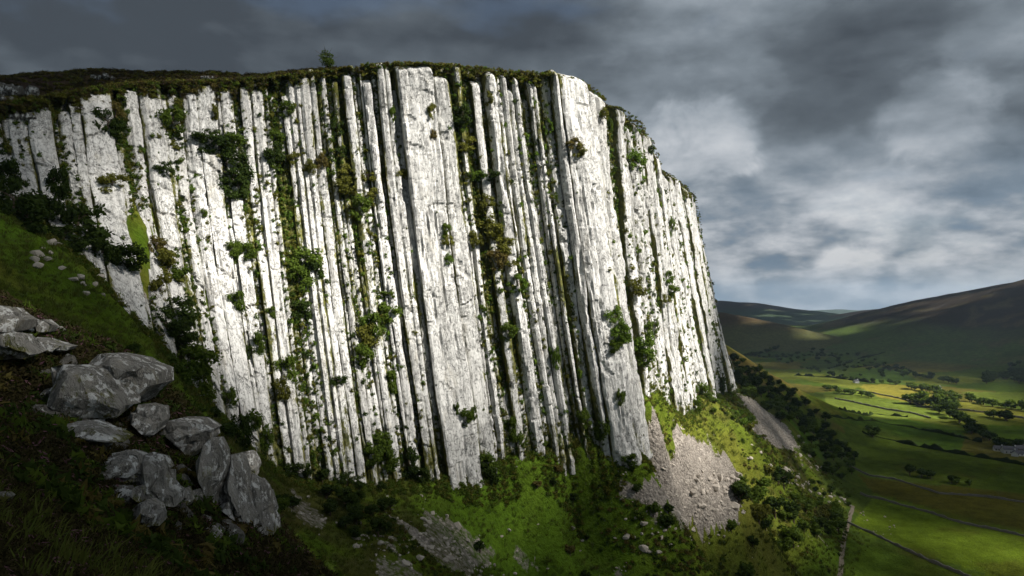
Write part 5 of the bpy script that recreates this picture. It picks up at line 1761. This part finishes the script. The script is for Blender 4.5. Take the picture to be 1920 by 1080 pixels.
def farmhouse(px, py, L, Wd, H, rz, label, roof=M_SLATE, wallm=M_WHITE):
    p = plan([(px, py)])[0]
    root = link('farmhouse', None, label=label, cat='house', group='farm buildings in the valley', loc=(p[0], p[1], GEO(p[0], p[1]) - .2))
    root.rotation_euler = (0, 0, rz)
    L, Wd, H = L * .8, Wd * .8, H * .85
    a, b = L / 2, Wd / 2
    v = [(-a, -b, 0), (a, -b, 0), (a, b, 0), (-a, b, 0), (-a, -b, H), (a, -b, H), (a, b, H), (-a, b, H), (-a, 0, H + Wd * .42), (a, 0, H + Wd * .42)]
    f = [(0, 1, 5, 4), (2, 3, 7, 6), (1, 2, 6, 9, 5), (3, 0, 4, 8, 7)]
    me = bpy.data.meshes.new('wall'); me.from_pydata(v, [], f); me.materials.append(wallm)
    link('wall', me, root)
    e, t_ = .35, .18
    v = []
    for sx in (-a - e, a + e):
        v += [(sx, -b - e, H - .28), (sx, 0, H + Wd * .42 + .05), (sx, b + e, H - .28), (sx, -b - e, H - .28 + t_), (sx, 0, H + Wd * .42 + .05 + t_), (sx, b + e, H - .28 + t_)]
    f = [(0, 1, 7, 6), (1, 2, 8, 7), (3, 9, 10, 4), (4, 10, 11, 5), (0, 6, 9, 3), (2, 5, 11, 8), (0, 3, 4, 1), (1, 4, 5, 2), (6, 7, 10, 9), (7, 8, 11, 10)]
    me = bpy.data.meshes.new('roof'); me.from_pydata(v, [], f); me.materials.append(roof)
    ro = link('roof', me, root)
    vb, fb = box(a - 1.4, -.5, H + Wd * .30, a - .5, .5, H + Wd * .42 + 1.1)
    me = bpy.data.meshes.new('chimney'); me.from_pydata(vb, [], fb); me.materials.append(wallm)
    link('chimney', me, ro)
    vb, fb = box(-.45, -b - .06, .9, .45, -b + .02, 2.1)
    wm_ = bpy.data.meshes.new('window'); wm_.from_pydata(vb, [], fb); wm_.materials.append(M_GLASS)
    for q in range(3):
        link('window', wm_, root, loc=((q - 1) * L * .3, 0, 0))


farmhouse(1893, 850, 13, 7, 4.6, -.3, 'tall white farmhouse, the brightest building of the farm')
farmhouse(1903, 855, 8, 6, 3.2, .9, 'small white outbuilding in front of the tall farmhouse')
farmhouse(1913, 854, 12, 6, 3.0, -.1, 'long low white barn at the edge of the farm')
farmhouse(1872, 845, 9, 6, 3.0, -.4, 'little pale cottage apart from the farm by the trees')
farmhouse(1913, 846, 11, 7, 3.6, .2, 'grey barn behind the long low white barn', wallm=M_WALLSTONE)
farmhouse(1758, 732, 12, 8, 5, .2, 'lone pale house among the trees of the long hedgerow')
farmhouse(1605, 718, 10, 7, 4, .2, 'tiny pale cottage at the end of the valley hedgerow')

# ------------------------------------------------------------------ unseen cloud deck added to shade the land, holes shaped for sun patches
CLOUD_Z = 3500.0
M_SHADE_CLOUD, ct, cout = material('cloud')
ctr_ = ct.node('ShaderNodeBsdfTranslucent', ins={'Color': (0.42, 0.44, 0.47)})
ctp = ct.node('ShaderNodeBsdfTransparent', ins={'Color': (0.30, 0.30, 0.30)})
cm = ct.node('ShaderNodeMixShader', ins={0: 0.35, 1: ctr_, 2: ctp})
ct.l.new(cm.outputs[0], cout.inputs[0])


SUNLIT = [(50, 300, .33), (150, 250, .38), (150, 350, .38), (300, 250, .43), (300, 450, .42), (400, 300, .5), (400, 550, .48), (450, 200, .58), (450, 700, .5), (520, 300, .65), (520, 550, .6), (560, 750, .65), (560, 880, .45),
          (620, 300, .8), (620, 600, .78), (640, 800, .8), (660, 890, .6), (700, 200, .9), (720, 400, 1), (720, 600, .95), (750, 750, .8), (760, 880, .65), (800, 300, 1), (850, 500, 1), (880, 700, 1), (900, 850, .85), (950, 300, 1),
          (1000, 500, 1), (1050, 700, 1), (1050, 820, .85), (1100, 250, 1), (1100, 500, 1), (1150, 400, 1), (1150, 700, 1), (1180, 840, .95), (1200, 300, 1), (1230, 500, 1), (1250, 700, 1), (1290, 770, .95), (1270, 400, 1),
          (1290, 450, .95), (1300, 500, .9), (1310, 600, .8), (1330, 700, .6), (1350, 700, .3), (1365, 640, .1), (600, 150, .75), (900, 140, .9), (1080, 170, 1), (100, 150, .08), (300, 150, .15), (450, 150, .3),
          (1220, 780, 1), (1300, 810, 1), (1260, 850, 1), (1330, 880, 1), (1300, 930, .85), (1240, 960, .7), (1390, 930, .6), (1400, 870, .85), (1370, 800, .8), (1450, 900, .65), (1500, 930, .5), (1560, 960, .4), (1450, 970, .35),
          (1520, 1000, .25), (1300, 1000, .35), (1360, 1000, .3), (1170, 870, .7), (1130, 870, .45), (1060, 880, .8), (1000, 900, .85), (950, 900, .75), (1000, 940, .6), (1060, 920, .6), (880, 910, .5), (1080, 930, .25), (1150, 930, .4), (1050, 980, .35), (1100, 900, .85), (1020, 870, .9), (900, 930, .2), (820, 920, .25), (720, 925, .2), (800, 950, .03), (700, 940, .03), (800, 1050, .02),
          (1000, 1060, .02), (1200, 1040, .02), (600, 950, .02), (560, 1000, .02), (1400, 1060, .04), (1440, 790, .35), (1400, 760, .4), (1480, 830, .3), (1450, 740, .05), (1500, 800, .04), (1560, 850, .05), (1420, 685, .6),
          (1380, 655, .6), (1500, 718, .7), (1540, 745, .4), (50, 480, .2), (150, 560, .2), (250, 640, .18), (320, 720, .18), (400, 800, .12), (20, 400, .06), (200, 700, .5), (100, 700, .4), (20, 620, .4), (350, 810, .5),
          (400, 880, .5), (450, 900, .5), (490, 980, .4), (230, 880, .08), (100, 850, .02), (100, 1000, .01), (300, 1000, .01), (450, 1050, .02), (1640, 1000, .55), (1750, 1020, .65), (1850, 1060, .6), (1600, 1060, .2), (1500, 1050, .12),
          (1700, 1070, .4), (1750, 960, .12), (1850, 960, .12), (1700, 900, .14), (1900, 900, .06), (1650, 840, .22), (1750, 850, .2), (1850, 830, .18), (1600, 800, .12), (1600, 775, .35), (1600, 755, 1), (1650, 765, 1), (1700, 775, .85),
          (1560, 760, .5), (1650, 735, 1), (1700, 740, 1), (1690, 752, 1), (1720, 735, 1), (1620, 722, .9), (1560, 712, .7), (1500, 705, .4), (1780, 765, .75), (1850, 785, .45), (1900, 780, .4), (1750, 800, .2), (1880, 810, .1), (1900, 740, .4), (1820, 735, .45),
          (1650, 700, .25), (1550, 680, .22), (1700, 670, .12), (1850, 650, .03), (1850, 600, .01), (1750, 620, .01), (1650, 640, .05), (1900, 560, .03), (1600, 650, .16), (1450, 660, .08), (1400, 640, .3), (1430, 632, .4), (1350, 600, .1),
          (1400, 575, .2), (1500, 590, .25), (1600, 610, .3), (1640, 600, .3), (1680, 580, .15)]
SL = []
for px, py, v_ in SUNLIT:
    if px > 1560 and v_ < .26:
        v_ = v_ * 1.5 + .02
    h = first_hit(px, py)
    if h is None:
        continue
    p = np.array(h[0])
    k = (p[2] - 110) / math.tan(SUN_EL)
    SL.append((p[0] - SUN_H[0] * k, p[1] - SUN_H[1] * k, v_, max(13.0, .05 * h[3])))


def sunny(x, y):
    """Share of sunshine wanted on the map plane at 110 m, from the patches of light and shade seen on the land."""
    num, den_ = np.full(x.shape, .05 * 1e-3), np.full(x.shape, 1e-3)
    for a, b, v_, sg in SL:
        w_ = np.exp(-.5 * ((x - a) ** 2 + (y - b) ** 2) / sg ** 2)
        num += w_ * v_
        den_ += w_
    return num / den_


def shade_cloud_sheet(x0, x1, y0, y1, st, skip=None):
    xs, ys = np.arange(x0, x1 + st, st), np.arange(y0, y1 + st, st)
    X, Y = np.meshgrid(xs, ys)
    cxm, cym = X[:-1, :-1] + st / 2, Y[:-1, :-1] + st / 2
    # what lies under this bit of cloud along the sunbeam
    k = (CLOUD_Z - 110) * math.cos(SUN_EL) / math.sin(SUN_EL)
    gx, gy = cxm - SUN_H[0] * k, cym - SUN_H[1] * k
    s = sunny(gx, gy)
    nz = fbm2(cxm / (st * 1.8), cym / (st * 1.8), 2, 800) * .75 + .5
    keep = (nz > s * 1.10 - .04)
    if skip is not None:
        keep &= ~((cxm > skip[0]) & (cxm < skip[1]) & (cym > skip[2]) & (cym < skip[3]))
    Z = CLOUD_Z + 30 * fbm2(X / 300, Y / 300, 3, 810)
    f = grid_faces(*X.shape)[keep.ravel()]
    return np.stack([X, Y, Z], -1).reshape(-1, 3), f


k_ = (CLOUD_Z - 110) * math.cos(SUN_EL) / math.sin(SUN_EL)
OX, OY = SUN_H[0] * k_, SUN_H[1] * k_
st1, st2 = 10, 60
c0 = (round((OX - 400) / st2) * st2, round((OX + 1300) / st2) * st2, round((OY - 100) / st2) * st2, round((OY + 1700) / st2) * st2)
v1, f1 = shade_cloud_sheet(c0[0], c0[1], c0[2], c0[3], st1)
v2, f2 = shade_cloud_sheet(c0[0] - 38 * st2, c0[1] + 60 * st2, c0[2] - 30 * st2, c0[3] + 75 * st2, st2, c0)
ff = np.concatenate([f1, f2 + len(v1)])
vv = np.concatenate([v1, v2])
u_, inv = np.unique(ff, return_inverse=True)
me = new_mesh('shade_cloud_deck', vv[u_], inv.reshape(ff.shape), M_SHADE_CLOUD, smooth=True)
co = link('shade_clouds', me, label='unseen cloud deck added to shade the land, with holes for sun patches', kind='stuff')
sol = co.modifiers.new('thickness', 'SOLIDIFY')
sol.thickness = 8

# ------------------------------------------------------------------ air
M_HAZE, ht, hout = material('haze')
pv = ht.node('ShaderNodeVolumePrincipled', ins={'Color': (0.62, 0.80, 1.0), 'Density': 5.2e-5, 'Anisotropy': 0.2})
ht.l.new(pv.outputs[0], hout.inputs['Volume'])
vb, fb = box(-14500, -14500, -14, 14500, 14500, 560)
me = bpy.data.meshes.new('haze')
me.from_pydata(vb, [], fb)
me.materials.append(M_HAZE)
link('haze', me, label='thin blue haze filling the valley air', kind='stuff')
